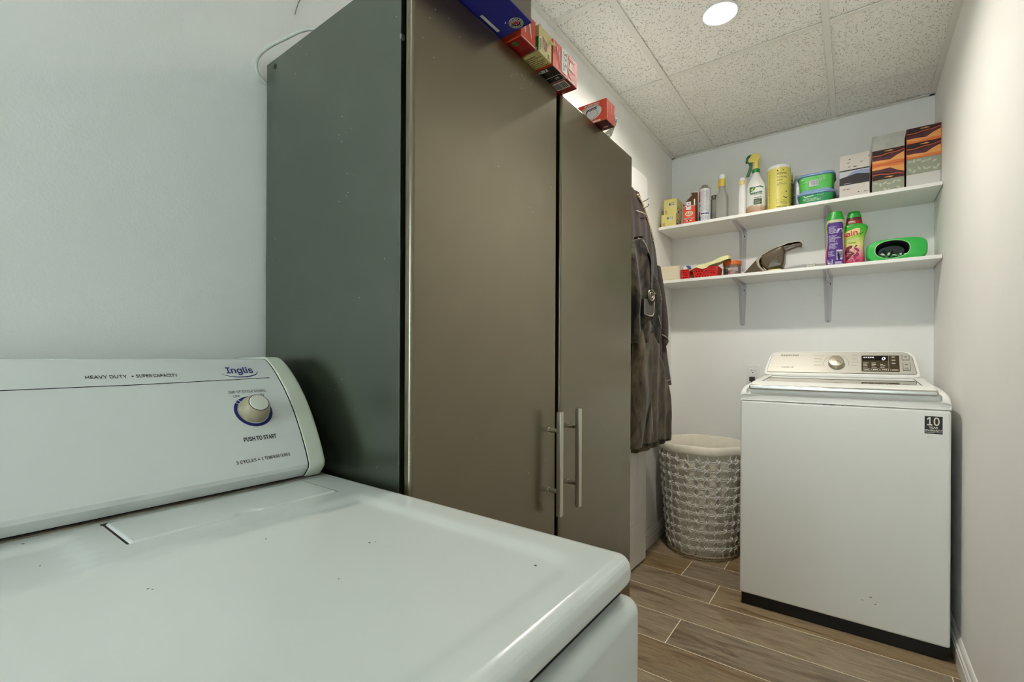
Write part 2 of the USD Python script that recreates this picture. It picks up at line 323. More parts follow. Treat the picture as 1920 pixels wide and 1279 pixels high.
# recessed ceiling lamps: one in view, one unseen behind the camera
def lamp(x, y, light, label):
    t = thing('ceiling_light', label, 'light', (x, y, ZC), 'recessed ceiling lights')
    z = ZC
    part(t, 'trim_ring', loft([ring(x, y, z + 0.004, 0.062), ring(x, y, z + 0.0005, 0.0625), ring(x, y, z - 0.0008, 0.0610), ring(x, y, z - 0.0010, 0.0585), ring(x, y, z + 0.0004, 0.0560), ring(x, y, z + 0.0220, 0.0550), ring(x, y, z + 0.0220, 0.0562), ring(x, y, z + 0.004, 0.0566)], (False, False)), mat('lamp_trim', (246, 246, 244), 0.4))
    part(t, 'lens', lathe([(0.0546, z + 0.020), (0.0546, z + 0.017), (0.02, z + 0.0155), (0.0, z + 0.0153)][::-1], x, y), mat('lamp_' + ('warm' if light is LAMP_WARM else 'cool'), (250, 250, 245), 0.4, emit=light), label='glowing round diffuser')
    return t
lamp(-0.410, 1.849, LAMP_WARM, 'glowing round recessed light in the ceiling above the washer end')
lamp(-0.410, -0.60, LAMP_COOL, 'unseen glowing round recessed light behind the camera, placed to light the dryer end')  # out of view; place and strength chosen to light the dryer end

# ---------------------------------------------------------------- dryer
ENAMEL = mat('white_enamel', (234, 237, 233), 0.22, coat=0.3, var=(2.5, (231, 234, 230), 0.35, 0.7))
ENAMEL_TOP = mat('worn_enamel', (236, 238, 233), 0.20, coat=0.3, var=(2.5, (230, 233, 228), 0.35, 0.7))
DARKGAP = mat('dark_gap', (16, 15, 13), 0.8)
INK = mat('black_print', (34, 36, 42), 0.6); INKGREY = mat('grey_print', (120, 126, 130), 0.6); BLUEINK = mat('navy_print', (38, 42, 118), 0.5)
dryer = thing('dryer', 'white clothes dryer with slanted control console, its broad top in front', 'dryer', (-0.55, 0.07, 0))
DX0, DX1, DY0, DY1, DZ = -0.938, -0.172, -0.30, 0.437, 0.889
part(dryer, 'body', rbox(DX0, -0.166, DY0 - 0.004, DY1 + 0.004, 0.012, 0.8475, 0.014, 24), ENAMEL)
part(dryer, 'gap_shadow_strip', box(DX0 + 0.02, DX1 - 0.012, DY0 + 0.01, DY1 - 0.008, 0.84, 0.87), DARKGAP, label='dark strip for the shade in the seam under the lid')  # near-black box, shade of the lid gap put into its colour
for sx in (-0.88, -0.22):
    for sy in (DY0 + 0.05, DY1 - 0.05): part(dryer, 'foot', lathe([(0.02, 0.0), (0.02, 0.014), (0.012, 0.02)], sx, sy, 16), mat('black_rubber', (28, 28, 28), 0.7))
def top_lid():
    b = rbox(DX0, DX1, DY0, DY1, 0.8555, DZ, 0.014, 32)
    b = b - m3.Manifold.cube((0.8, 0.8, 0.01)).translate((-0.94, -0.31, 0.850))
    v, f = raw(b.refine_to_length(0.007))
    x, y = v[:, 0], v[:, 1]
    def edge(a): return np.clip(0.5 + a / 0.016, 0, 1)
    ss = lambda t: t * t * (3 - 2 * t)
    rect = np.minimum(np.minimum(-0.210 - x, x + 0.655), np.minimum(0.385 - y, y + 0.25))
    cx, cy = np.clip(x, -0.63, -0.24), np.clip(y, -0.22, 0.355); dd = 0.030 - np.hypot(x - cx, y - cy); rect = np.where((x > -0.63) , np.minimum(rect, dd), rect)
    plat = np.minimum(-0.545 - x, np.minimum(y - 0.110, 0.60 - y))
    depth = 0.0034 * np.minimum(ss(edge(rect)), 1 - ss(edge(plat)))
    v[:, 2] -= np.where(v[:, 2] > DZ - 0.0005, depth, 0)
    return trimesh.Trimesh(v, f, process=False)
part(dryer, 'top_panel', top_lid(), ENAMEL_TOP, smooth=40)
lid = m3.Manifold.cube((0.0905, 0.233, 0.004)).translate((-0.6755, 0.1465, 0.8875))
lid = rbox(-0.6755, -0.5855, 0.1465, 0.379, 0.880, 0.8912, 0.004, 20) - m3.Manifold.sphere(0.02, 40).scale((0.9, 1.1, 0.30)).translate((-0.581, 0.262, 0.8935))
ll = part(dryer, 'lint_filter_lid', lid, ENAMEL_TOP)
part(dryer, 'lint_slot', cbox(-0.6765, -0.5865, 0.1447, 0.1472, 0.888, 0.8892, 0.0003), mat('grimy_slot', (44, 38, 28), 0.8), label='dark slot beside the lint lid')  # plain dark strip along the edge of the lint lid
part(dryer, 'lint_slot', cbox(-0.6800, -0.6735, 0.1435, 0.158, 0.888, 0.8893, 0.0003), LOOKS['grimy_slot'])
part(dryer, 'lint_slot', cbox(-0.6765, -0.5845, 0.3793, 0.3808, 0.888, 0.8894, 0.0004), mat('fine_seam', (120, 122, 116), 0.8))
part(dryer, 'rear_rim', cbox(-0.712, -0.690, DY0 + 0.01, 0.425, 0.886, 0.8905, 0.001), mat('dusty_rim', (150, 142, 124), 0.7, var=(30, (96, 88, 74), 0.4, 0.75)), label='dusty strip where console meets the top')
part(dryer, 'console_gap', cbox(-0.735, -0.700, DY0 + 0.01, 0.414, 0.8885, 0.8945, 0.0005), DARKGAP)  # dark strip standing for the shade where the console meets the top
for (x, y, r) in ((-0.60, 0.085, 0.0008), (-0.47, 0.13, 0.0009), (-0.466, 0.132, 0.0006), (-0.405, 0.30, 0.0011), (-0.402, 0.305, 0.0007), (-0.238, 0.36, 0.0013), (-0.50, 0.24, 0.0009), (-0.672, 0.083, 0.0014), (-0.36, 0.235, 0.0006)):
    z = DZ if x < -0.65 else DZ - 0.0034
    part(dryer, 'paint_chip', lathe([(r, z - 0.001), (r, z + 0.00015), (r * 0.6, z + 0.0002)], x, y, 7), mat('paint_chip', (74, 76, 72), 0.7), label='small dark paint chip')
PR = np.array([(-.690, .894), (-.684, .900), (-.677, .908), (-.676, .914), (-.685, .934), (-.703, .966), (-.730, 1.004), (-.763, 1.038), (-.800, 1.066), (-.813, 1.0725), (-.826, 1.0745)])
BACK = [(-0.87, 1.0745), (-0.925, 1.0745), (-0.935, 1.06), (-0.935, 0.894)]
from scipy.interpolate import PchipInterpolator
def smooth_profile(P, n=40):
    d = np.r_[0, np.cumsum(np.linalg.norm(np.diff(P, axis=0), axis=1))]; from scipy.interpolate import CubicSpline
    return CubicSpline(d, P)(np.linspace(0, d[-1], n))
PF = np.vstack([PR[:3], smooth_profile(PR[3:], 36)])
def prof_ring(P, y): return [(a, y, b) for a, b in P]
closed = np.vstack([PF, BACK])
part(dryer, 'console', loft([prof_ring(closed, DY0 + 0.03), prof_ring(closed, 0.388)]), ENAMEL, smooth=25)
cen = np.array([-0.80, 0.975]); out = closed + (closed - cen) / np.linalg.norm(closed - cen, axis=1, keepdims=True) * 0.0035
CAP = mat('cream_plastic', (222, 226, 208), 0.4)
def end_cap(y0, y1, s):
    rr = [prof_ring(closed * 0.995 + cen * 0.005, y0), prof_ring(cen + (out - cen) * 0.992, y0 + s * 0.0004), prof_ring(out, y0 + s * 0.0022), prof_ring(out, y1 - s * 0.006), prof_ring(cen + (out - cen) * 0.99, y1 - s * 0.002), prof_ring(cen + (out - cen) * 0.965, y1)]
    return loft(rr)
part(dryer, 'console_seam', loft([prof_ring(cen + (closed - cen) * 1.004, 0.3874), prof_ring(cen + (closed - cen) * 1.004, 0.3892)], (False, False)), DARKGAP)
part(dryer, 'end_cap', end_cap(0.3890, 0.4165, 1), CAP, smooth=35, label='cream plastic end cap')
part(dryer, 'end_cap', end_cap(DY0 + 0.029, DY0 + 0.002, -1), CAP, smooth=35)
# surface chart of the console front: (along the room, up the curve) -> point and normal
S3 = PF[3:]; SD = np.r_[0, np.cumsum(np.linalg.norm(np.diff(S3, axis=0), axis=1))]
ST = np.gradient(S3, SD, axis=0); ST /= np.linalg.norm(ST, axis=1, keepdims=True)
def on_console(mesh, y0, s0):
    v, f = raw(mesh); s = s0 + v[:, 1]
    px, pz = np.interp(s, SD, S3[:, 0]), np.interp(s, SD, S3[:, 1]); tx, tz = np.interp(s, SD, ST[:, 0]), np.interp(s, SD, ST[:, 1])
    d = v[:, 2] + 0.0001
    return trimesh.Trimesh(np.stack([px + tz * d, y0 + v[:, 0], pz - tx * d], 1), f, process=False)
def console_print(mesh, y0, s0, m, label=None): return part(dryer, 'lettering', on_console(mesh, y0, s0), m, smooth=False, label=label)
console_print(words('HEAVY DUTY', 0.0062, 0.0415), 0.1498, 0.1700, INK); console_print(slab(Point(0, 0).buffer(0.0012), 0.0003), 0.1975, 0.1732, INK); console_print(words('SUPER CAPACITY', 0.0062, 0.0475), 0.2013, 0.1705, INK)
console_print(words('Inglis', 0.0145, 0.0395, bold=True, slant=0.12), 0.3142, 0.1752, BLUEINK)
sw = np.array([(0.3068, 0.1738), (0.318, 0.1676), (0.330, 0.1657), (0.344, 0.1668), (0.356, 0.1716), (0.3612, 0.1795), (0.3580, 0.1868)])
swc = curve(np.c_[sw, np.zeros(7)], 60)[:, :2]; wd = 0.00085 * np.sin(np.linspace(0.05, 3.0, 60)) + 0.00012
console_print(slab(Polygon(np.vstack([swc + np.c_[np.zeros(60), wd], (swc - np.c_[np.zeros(60), wd])[::-1]])).buffer(0), 0.0003), 0, 0, BLUEINK)
ln_ = [(y, np.interp(y, [0, 0.0762, 0.2, 0.3741], [0.153, 0.1542, 0.1560, 0.1619])) for y in np.linspace(DY0 + 0.04, 0.3735, 40)]
console_print(slab(LineString(ln_).buffer(0.0005), 0.0003), 0, 0, INK, label='thin printed line')
console_print(words('END OF CYCLE SIGNAL', 0.0046, 0.0545), 0.3040, 0.1316, INKGREY); console_print(words('OFF', 0.0042, 0.0093), 0.3083, 0.1232, INKGREY); console_print(words('ON', 0.0042, 0.0075), 0.3447, 0.1234, INKGREY)
console_print(words('PUSH TO START', 0.0062, 0.0458, bold=True), 0.3042, 0.0483, INK)
console_print(words('5 CYCLES', 0.0046, 0.0262), 0.2882, 0.0172, INK); console_print(slab(Point(0, 0).buffer(0.0011), 0.0003), 0.3180, 0.0195, INK); console_print(words('3 TEMPERATURES', 0.0046, 0.0415), 0.3217, 0.0174, INK)
kn_y, kn_s = 0.3290, 0.0970
ringp = shapely.difference(Point(0, 0).buffer(0.0268, 32), Point(0, 0).buffer(0.0222, 32)); ringp = shapely.difference(ringp, shapely.union_all([affinity.rotate(sbox(-0.0008, 0.02, 0.0008, 0.03), a, origin=(0, 0)) for a in (38, 52)]))
part(dryer, 'dial_ring', on_console(slab(ringp, 0.0003), kn_y, kn_s), BLUEINK, smooth=False, label='navy ring printed round the dial')
i_ = np.argmin(np.abs(SD - kn_s)); kt = np.array([ST[i_, 0], 0, ST[i_, 1]])
KM = frame((S3[i_, 0], kn_y, S3[i_, 1]), (0, 1, 0), kt)
prof = [(0.0212, 0.0), (0.0212, 0.004), (0.0205, 0.009), (0.0185, 0.0145), (0.0160, 0.019), (0.0148, 0.0205), (0.0138, 0.0212), (0.0, 0.0212)]
part(dryer, 'dial_seam', place(lathe([(0.0141, 0.0200), (0.0141, 0.0216), (0.0130, 0.0217), (0, 0.0217)], 0, 0, 40), KM), mat('dark_beige', (96, 88, 70), 0.5))
kn = part(dryer, 'dial', place(lathe(prof, 0, 0, 48), KM), mat('beige_plastic', (172, 162, 134), 0.42))
part(kn, 'dial_face', place(lathe([(0.0132, 0.0208), (0.0132, 0.0217), (0.0122, 0.0224), (0.0, 0.0226)], 0, 0, 40), KM), mat('pale_plastic', (226, 226, 214), 0.4))

# ---------------------------------------------------------------- dark wardrobe
def laminate(name, rgb, rough, tint, ior):
    n = {'tc': ('texture_coordinate', {}), 'p': ('principled_bsdf', dict(specular_ior_level=0.5, ior=ior, specular_tint=tint, base_color=lin(rgb))), 'n1': ('noise_texture', dict(scale=1400.0, detail=2.0)), 'bp': ('bump', dict(distance=0.00012, strength=0.5)), 'n2': ('noise_texture', dict(scale=5.0, detail=3.0)), 'mr': ('map_range', dict(from_min=0.3, from_max=0.7, to_min=rough - 0.015, to_max=rough + 0.02)),
         'v': ('voronoi_texture', dict(scale=75.0)), 'lt': ('math', dict(math_type='less_than', value2=0.07)), 'n3': ('noise_texture', dict(scale=7.0, detail=2.0)), 'gt': ('math', dict(math_type='greater_than', value2=0.60)), 'mm': ('math', dict(math_type='multiply')), 'mx': ('mix_color', dict(a=lin(rgb), b=lin((150, 146, 130))))}
    l = [('tc.object', 'n1.vector'), ('n1.fac', 'bp.height'), ('bp.normal', 'p.normal'), ('tc.object', 'n2.vector'), ('n2.fac', 'mr.value'), ('mr.result', 'p.roughness'), ('tc.object', 'v.vector'), ('v.distance', 'lt.value1'), ('tc.object', 'n3.vector'), ('n3.fac', 'gt.value1'), ('lt.value', 'mm.value1'), ('gt.value', 'mm.value2'), ('mm.value', 'mx.fac'), ('mx.result', 'p.base_color')]
    return usdkit.material(stage, '/World/Looks/' + name, n, l, surface='p.BSDF')
SIDE_L = laminate('wardrobe_side', (36, 39, 29), 0.24, (0.88, 1.0, 0.88), 2.35); DOOR_L = laminate('wardrobe_door', (44, 30, 10), 0.23, (1.0, 0.91, 0.68), 2.75)
EDGE_L = mat('wardrobe_edge', (14, 14, 13), 0.6); STEEL = mat('brushed_steel', (206, 200, 186), 0.28, metal=1.0); CHROME = mat('chrome', (214, 212, 206), 0.14, metal=1.0)
CY0, CY1, CZ, CXB, CXS, CXD = 0.4512, 1.2745, 1.660, -0.945, -0.5405, -0.516
ward = thing('wardrobe', 'tall dark brown two-door wardrobe cabinet between dryer and hanging clothes', 'wardrobe', ((CXB + CXD) / 2, (CY0 + CY1) / 2, 0))
part(ward, 'side_panel', cbox(CXB, CXS, CY0, CY0 + 0.016, 0, CZ, 0.0006), SIDE_L)
part(ward, 'side_panel', cbox(CXB, CXS, CY1 - 0.016, CY1, 0, CZ, 0.0006), SIDE_L)
part(ward, 'top_panel', cbox(CXB, CXS, CY0 + 0.016, CY1 - 0.016, CZ - 0.016, CZ - 0.0005, 0.0006), SIDE_L)
part(ward, 'base_panel', cbox(CXB, CXS - 0.01, CY0 + 0.016, CY1 - 0.016, 0.04, 0.056, 0.0006), EDGE_L)
part(ward, 'plinth', cbox(CXS - 0.03, CXS - 0.014, CY0 + 0.016, CY1 - 0.016, 0, 0.04, 0.0006), EDGE_L)
part(ward, 'back_panel', cbox(CXB, CXB + 0.004, CY0 + 0.016, CY1 - 0.016, 0.056, CZ - 0.016, 0.0004), EDGE_L)
part(ward, 'divider', cbox(CXB + 0.004, CXS - 0.02, 0.864, 0.880, 0.056, CZ - 0.016, 0.0006), EDGE_L)  # black colour stands for the shade in the gap between the doors
for y0, y1 in ((CY0 + 0.0005, 0.8575), (0.8745, CY1)):
    d = part(ward, 'door', rbox(-0.5335, CXD, y0, y1, 0.012, CZ - 0.002, 0.0065, 20), DOOR_L, smooth=40)
    near = y0 < 0.6; hy = 0.828 if near else 0.908; hz0, hz1, hx = 0.752, 0.968, -0.4885
    b = part(d, 'handle', rbox(hx - 0.0055, hx + 0.0055, hy - 0.006, hy + 0.006, hz0, hz1, 0.0018, 16), STEEL, label='brushed steel bar handle')
    for hz in (0.803, 0.928):
        part(d, 'handle_post', loft([np.c_[np.full(20, x), hy + r * np.cos(np.arange(20) * math.pi / 10), hz + r * np.sin(np.arange(20) * math.pi / 10)] for x, r in ((CXD - 0.001, 0.0055), (CXD + 0.0008, 0.0055), (CXD + 0.0008, 0.0046), (hx - 0.004, 0.0046))]), CHROME)
cam_ = np.arange(24) * math.pi / 12
part(ward, 'cam_hole_cap', loft([np.c_[-0.912 + r * np.cos(cam_), np.full(24, y), 1.645 + r * np.sin(cam_)] for y, r in ((CY0 + 0.002, 0.0052), (CY0 - 0.0005, 0.0052), (CY0 - 0.0008, 0.0045), (CY0 - 0.0001, 0.004))]), mat('dark_cap', (20, 20, 19), 0.6))
part(ward, 'hinge_clip', rbox(CXS - 0.002, CXS + 0.002, CY0 - 0.0008, CY0 + 0.006, 1.548, 1.556, 0.0010, 12), mat('dull_clip', (120, 122, 112), 0.5, metal=0.5), label='small metal hinge clip')

# white cable over the wardrobe's back corner, and a thin wire
part_ = tag
def single(name, mesh, material, label, cat, smooth=40, group=None, kind=None, base=None):
    v, f = raw(mesh); base = np.array([(v[:, 0].min() + v[:, 0].max()) / 2, (v[:, 1].min() + v[:, 1].max()) / 2, v[:, 2].min()])
    p = path_for('/World', name); m = usdkit.mesh(stage, p, trimesh.Trimesh(v - base, f, process=False), material, smooth=smooth)
    m.AddTranslateOp().Set(Gf.Vec3d(*base.tolist())); tag(m.GetPrim(), label, cat, group, kind); return m
CABLE = mat('white_cable', (196, 198, 190), 0.45)
single('cable', tube(curve([(-0.70, 0.55, CZ + 0.0042), (-0.735, 0.50, CZ + 0.0042), (-0.765, 0.472, CZ + 0.006), (-0.80, 0.457, CZ + 0.014), (-0.865, 0.449, CZ + 0.020), (-0.925, 0.445, CZ + 0.024), (-0.950, 0.437, CZ + 0.010), (-0.952, 0.434, CZ - 0.008), (-0.951, 0.440, CZ - 0.027), (-0.951, 0.4535, CZ - 0.034), (-0.951, 0.48, CZ - 0.036)], 70), 0.0028, 12), CABLE, 'white plastic cable looping over the back corner of the dark wardrobe', 'cable')
single('wire', tube(curve([(-0.9555, 0.522, 1.660), (-0.9555, 0.514, 1.74), (-0.9555, 0.5135, 1.803), (-0.9555, 0.517, 1.818), (-0.9555, 0.525, 1.842), (-0.954, 0.545, 1.88), (-0.952, 0.57, 1.93)][2:], 24), 0.0007, 6), mat('thin_wire', (96, 100, 98), 0.5), 'thin dark wire on the wall above the wardrobe corner', 'wire')

# ---------------------------------------------------------------- boxes on top of the wardrobe
WT = CZ
def carton(name, label, cat, x0, x1, y0, y1, z0, z1, m, group=None, c=0.0008):
    t = thing(name, label, cat, ((x0 + x1) / 2, (y0 + y1) / 2, z0), group)
    part(t, 'carton', cbox(x0, x1, y0, y1, z0, z1, c), m, smooth=False); return t
def bottom(x, y, z): return frame((x, y, z), (1, 0, 0), (0, -1, 0))
GLOSSP = dict(rough=0.32)
BLUE_C, BROWN_C = mat('blue_card', (40, 44, 142), 0.4), mat('grey_brown_card', (118, 106, 94), 0.6)
ORANGE_C, MAROON_C, YELLOW_C, BLACK_C, WHITE_P, RED_P, GREEN_P = mat('orange_red_card', (226, 78, 48), 0.35), mat('maroon_card', (150, 22, 18), 0.4), mat('straw_card', (214, 198, 128), 0.4), mat('black_card', (24, 16, 14), 0.4), mat('white_print', (232, 230, 222), 0.45), mat('red_print', (196, 34, 34), 0.45), mat('green_print', (24, 128, 48), 0.45)
t = thing('storage_box', 'large blue bottomed box overhanging the near front corner of the wardrobe top', 'box', (-0.53, 0.56, WT))
part(t, 'tray', cbox(-0.60, -0.4535, 0.455, 0.666, WT, WT + 0.0025, 0.0005), BLUE_C, smooth=False, label='blue printed underside')
part(t, 'carton', cbox(-0.5995, -0.4545, 0.4555, 0.6655, WT + 0.0025, WT + 0.075, 0.0006), BROWN_C, smooth=False)
part(t, 'lid', cbox(-0.602, -0.4515, 0.453, 0.6685, WT + 0.060, WT + 0.115, 0.0008), mat('purple_grey_card', (104, 94, 92), 0.6), smooth=False)
BM = bottom(-0.4755, 0.6495, WT)
rnd = lambda r: Point(0, 0).buffer(r, 40)
part(t, 'emblem', slab(shapely.difference(rnd(0.0128), rnd(0.0117)), 0.0003, BM), WHITE_P, smooth=False)
part(t, 'emblem', slab(rnd(0.0117), 0.0002, BM), BLACK_C, smooth=False)
part(t, 'emblem', slab(shapely.difference(rnd(0.0082), rnd(0.0076)), 0.0004, BM), WHITE_P, smooth=False)
ticks = shapely.union_all([affinity.rotate(sbox(-0.0004, 0.0089, 0.0004, 0.0109), a, origin=(0, 0)) for a in range(0, 360, 11) if a % 99 > 5]); part(t, 'emblem', slab(ticks, 0.0004, BM), WHITE_P, smooth=False)
half = [(0, 1.0), (.13, .74), (.33, .84), (.28, .42), (.56, .66), (.60, .52), (.90, .56), (.80, .36), (.92, .24), (.52, -.12), (.56, -.30), (.06, -.24), (.06, -.68)]
leaf = Polygon(half + [(-a, b) for a, b in half[::-1][:-1]]); leaf = affinity.rotate(affinity.scale(leaf, 0.0064, 0.0064, origin=(0, 0)), -20, origin=(0, 0))
part(t, 'emblem', slab(shapely.buffer(leaf, 0.0007), 0.0004, BM), WHITE_P, smooth=False); part(t, 'emblem', slab(leaf, 0.0006, BM), RED_P, smooth=False, label='red maple leaf')
part(t, 'print_mark', slab(Polygon([(-0.0165, 0.0105), (-0.0125, 0.0140), (-0.0135, 0.0100), (-0.0150, 0.0092)]), 0.0003, BM), WHITE_P, smooth=False)
part(t, 'paper_strip', cbox(-0.5155, -0.510, 0.600, 0.648, WT - 0.0008, WT - 0.0001, 0.0002), mat('paper', (214, 212, 198), 0.7), smooth=False, label='white paper strip under the box')

t = carton('wrap_box', 'orange-red carton between the large blue box and the straw-yellow carton', 'box', -0.66, -0.487, 0.681, 0.7285, WT, WT + 0.052, ORANGE_C)
part(t, 'underside', cbox(-0.6595, -0.4872, 0.6812, 0.7283, WT - 0.0004, WT + 0.0003, 0.0001), MAROON_C, smooth=False, label='dark red printed underside')
part(t, 'print', slab(rrect(-0.004, 0.004, -0.0055, 0.0055, 0.0015), 0.0003, bottom(-0.508, 0.692, WT - 0.0004)), GREEN_P, smooth=False)
part(t, 'print', slab(shapely.difference(rnd(0.0052), rnd(0.0044)), 0.0003, bottom(-0.502, 0.7205, WT - 0.0004)), BLACK_C, smooth=False)
FM = front_x(-0.487, 0.681, WT)
part(t, 'print', slab(Polygon([(0.020, 0.051), (0.027, 0.051), (0.0345, 0.012), (0.0325, 0.012)]), 0.0003, FM), WHITE_P, smooth=False)
part(t, 'print', slab(Polygon([(0.001, 0.003), (0.010, 0.001), (0.022, 0.0015), (0.0455, 0.0008), (0.046, 0.003), (0.02, 0.003), (0.009, 0.0026)]), 0.0003, FM), WHITE_P, smooth=False)
part(t, 'print', slab(affinity.rotate(bars(0.004, 0.020, 0.0, 0.0055, 1, 11, 0.9, 0.0), -78, origin=(0, 0)), 0.0003, FM @ frame((0.0075, 0.034, 0), (1, 0, 0), (0, 1, 0))), WHITE_P, smooth=False)

t = carton('sandwich_bag_box', 'straw-yellow carton with a torn lid between two orange-red cartons', 'box', -0.66, -0.484, 0.735, 0.7805, WT, WT + 0.052, YELLOW_C)
FM = front_x(-0.484, 0.735, WT)
part(t, 'lid_flap', loft([[(-0.4838, 0.7365, WT + 0.0535), (-0.4838, 0.7800, WT + 0.036), (-0.4780, 0.7890, WT + 0.035), (-0.4860, 0.7920, WT + 0.047), (-0.4960, 0.7560, WT + 0.061)], [(-0.4850, 0.7365, WT + 0.0545), (-0.4850, 0.7800, WT + 0.037), (-0.4790, 0.7890, WT + 0.0362), (-0.4868, 0.7920, WT + 0.0482), (-0.4968, 0.7560, WT + 0.0622)]]), mat('pale_straw_card', (226, 216, 158), 0.5), smooth=False, label='torn lid flap')
part(t, 'print', slab(Polygon([(0.013, 0.036), (0.030, 0.028), (0.029, 0.016), (0.024, 0.011), (0.019, 0.016)]), 0.0003, FM), mat('rust_print', (176, 92, 52), 0.5), smooth=False)
part(t, 'print', slab(bars(0.016, 0.027, 0.018, 0.029, 3, 5), 0.0005, FM), WHITE_P, smooth=False)
part(t, 'print', slab(rrect(0.0015, 0.008, 0.004, 0.030, 0.001), 0.0003, FM), WHITE_P, smooth=False)
part(t, 'print', slab(bars(0.0022, 0.0074, 0.006, 0.028, 6, 2), 0.0005, FM), BLACK_C, smooth=False)
part(t, 'lettering', place(words('10', 0.0062, 0.008), FM @ frame((0.0375, 0.003, 0), (0, 1, 0), (-1, 0, 0))), BLACK_C, smooth=False)
SM = frame((-0.51, 0.735, WT), (1, 0, 0), (0, 0, 1)); part(t, 'print', slab(sbox(0.003, 0.003, 0.025, 0.030), 0.0003, SM), GREEN_P, smooth=False); part(t, 'print', slab(sbox(0.006, 0.004, 0.022, 0.010), 0.0005, SM), WHITE_P, smooth=False)
part(t, 'print', slab(bars(-0.017, 0.017, -0.019, 0.019, 7, 8, 0.22, 0.4), 0.0003, bottom(-0.503, 0.758, WT)), BLACK_C, smooth=False)

t = carton('garbage_bag_box', 'orange-red carton with a white 37.5 tag and black underside above the door gap', 'box', -0.66, -0.485, 0.787, 0.8865, WT, WT + 0.055, ORANGE_C)
part(t, 'underside', cbox(-0.6595, -0.4852, 0.7872, 0.838, WT - 0.0004, WT + 0.0003, 0.0001), BLACK_C, smooth=False, label='black printed underside')
part(t, 'underside', cbox(-0.6595, -0.4852, 0.838, 0.8863, WT - 0.0004, WT + 0.0003, 0.0001), MAROON_C, smooth=False)
zb = WT - 0.0004
part(t, 'lettering', place(words('KIBLE', 0.0075, 0.021, bold=True), bottom(-0.5215, 0.7965, zb)), WHITE_P, smooth=False)
part(t, 'print', slab(shapely.difference(sbox(0, 0, 0.036, 0.0195), sbox(0.0008, 0.0008, 0.0352, 0.0187)), 0.0003, bottom(-0.5225, 0.8375, zb)), WHITE_P, smooth=False); part(t, 'lettering', place(words('25', 0.006, 0.009), bottom(-0.5035, 0.830, zb)), WHITE_P, smooth=False)
part(t, 'print', slab(sbox(0, 0, 0.032, 0.026), 0.0003, bottom(-0.5225, 0.8685, zb)), WHITE_P, smooth=False); part(t, 'barcode', slab(barcode(0.0022, 0.030, 0.003, 0.0235, 4), 0.0005, bottom(-0.5225, 0.8685, zb)), BLACK_C, smooth=False)
FM = front_x(-0.485, 0.787, WT)
part(t, 'print', slab(rrect(0.034, 0.057, 0.006, 0.0545, 0.004), 0.0003, FM), WHITE_P, smooth=False)
part(t, 'lettering', place(words('37.5', 0.0125, 0.031), FM @ frame((0.0415, 0.051, 0.0002), (0, -1, 0), (1, 0, 0))), BLACK_C, smooth=False); part(t, 'lettering', place(words('L', 0.0075, 0.005), FM @ frame((0.042, 0.0155, 0.0002), (0, -1, 0), (1, 0, 0))), BLACK_C, smooth=False)
part(t, 'print', slab(Polygon([(0.072, 0.046), (0.0755, 0.030), (0.092, 0.0245), (0.0645, 0.026)]), 0.0003, FM), WHITE_P, smooth=False); part(t, 'print', slab(LineString([(0.0595, 0.034), (0.062, 0.018), (0.072, 0.009), (0.088, 0.006)]).buffer(0.0007), 0.0003, FM), WHITE_P, smooth=False)
part(t, 'print', slab(bars(0.062, 0.092, 0.0015, 0.006, 1, 4, 0.9, 0.0), 0.0003, FM), WHITE_P, smooth=False); part(t, 'print', slab(bars(0.064, 0.092, 0.046, 0.052, 2, 7, 0.6), 0.0003, FM), WHITE_P, smooth=False)
part(t, 'print', slab(shapely.union_all([Polygon([(0.004, 0.05), (0.006, 0.05), (0.009, 0.030)]), Polygon([(0.015, 0.046), (0.0165, 0.046), (0.0195, 0.022)]), Polygon([(0.022, 0.040), (0.0235, 0.038), (0.027, 0.006)])]), 0.0003, FM), WHITE_P, smooth=False)

t = carton('bin_liner_box', 'small orange-red carton with a white oval, alone at the far end of the wardrobe top', 'box', -0.570, -0.488, 1.041, 1.0885, WT, WT + 0.053, ORANGE_C)
part(t, 'underside', cbox(-0.5695, -0.4882, 1.0412, 1.0883, WT - 0.0004, WT + 0.0003, 0.0001), mat('dark_maroon_card', (78, 10, 8), 0.4), smooth=False)
FM = front_y(-0.570, 1.041, WT); el = affinity.scale(Point(0, 0).buffer(1, 32), 0.031, 0.0175); el = affinity.translate(affinity.rotate(el, 8), 0.038, 0.026)
part(t, 'print', slab(el, 0.0003, FM), WHITE_P, smooth=False)
bag = Polygon([(0.030, 0.036), (0.052, 0.038), (0.060, 0.020), (0.046, 0.011), (0.030, 0.013), (0.027, 0.018)]); part(t, 'print', slab(shapely.difference(bag, bag.buffer(-0.0009)), 0.0005, FM), INKGREY, smooth=False)
part(t, 'print', slab(shapely.union_all([LineString([(0.030, 0.0355), (0.055, 0.0385)]).buffer(0.0010), LineString([(0.029, 0.0325), (0.056, 0.0350)]).buffer(0.0006), LineString([(0.029, 0.034), (0.022, 0.014)]).buffer(0.0009)]), 0.0006, FM), BLACK_C, smooth=False)
part(t, 'print', slab(bars(0.022, 0.066, 0.0425, 0.0505, 2, 3, 0.62, 0.3), 0.0003, FM), WHITE_P, smooth=False); part(t, 'print', slab(bars(0.036, 0.066, 0.002, 0.0065, 1, 6, 0.9, 0.0), 0.0003, FM), WHITE_P, smooth=False)
part(t, 'print', slab(affinity.rotate(bars(0.008, 0.028, 0.040, 0.044, 1, 6, 0.6, 0.0), 18), 0.0003, FM), WHITE_P, smooth=False)
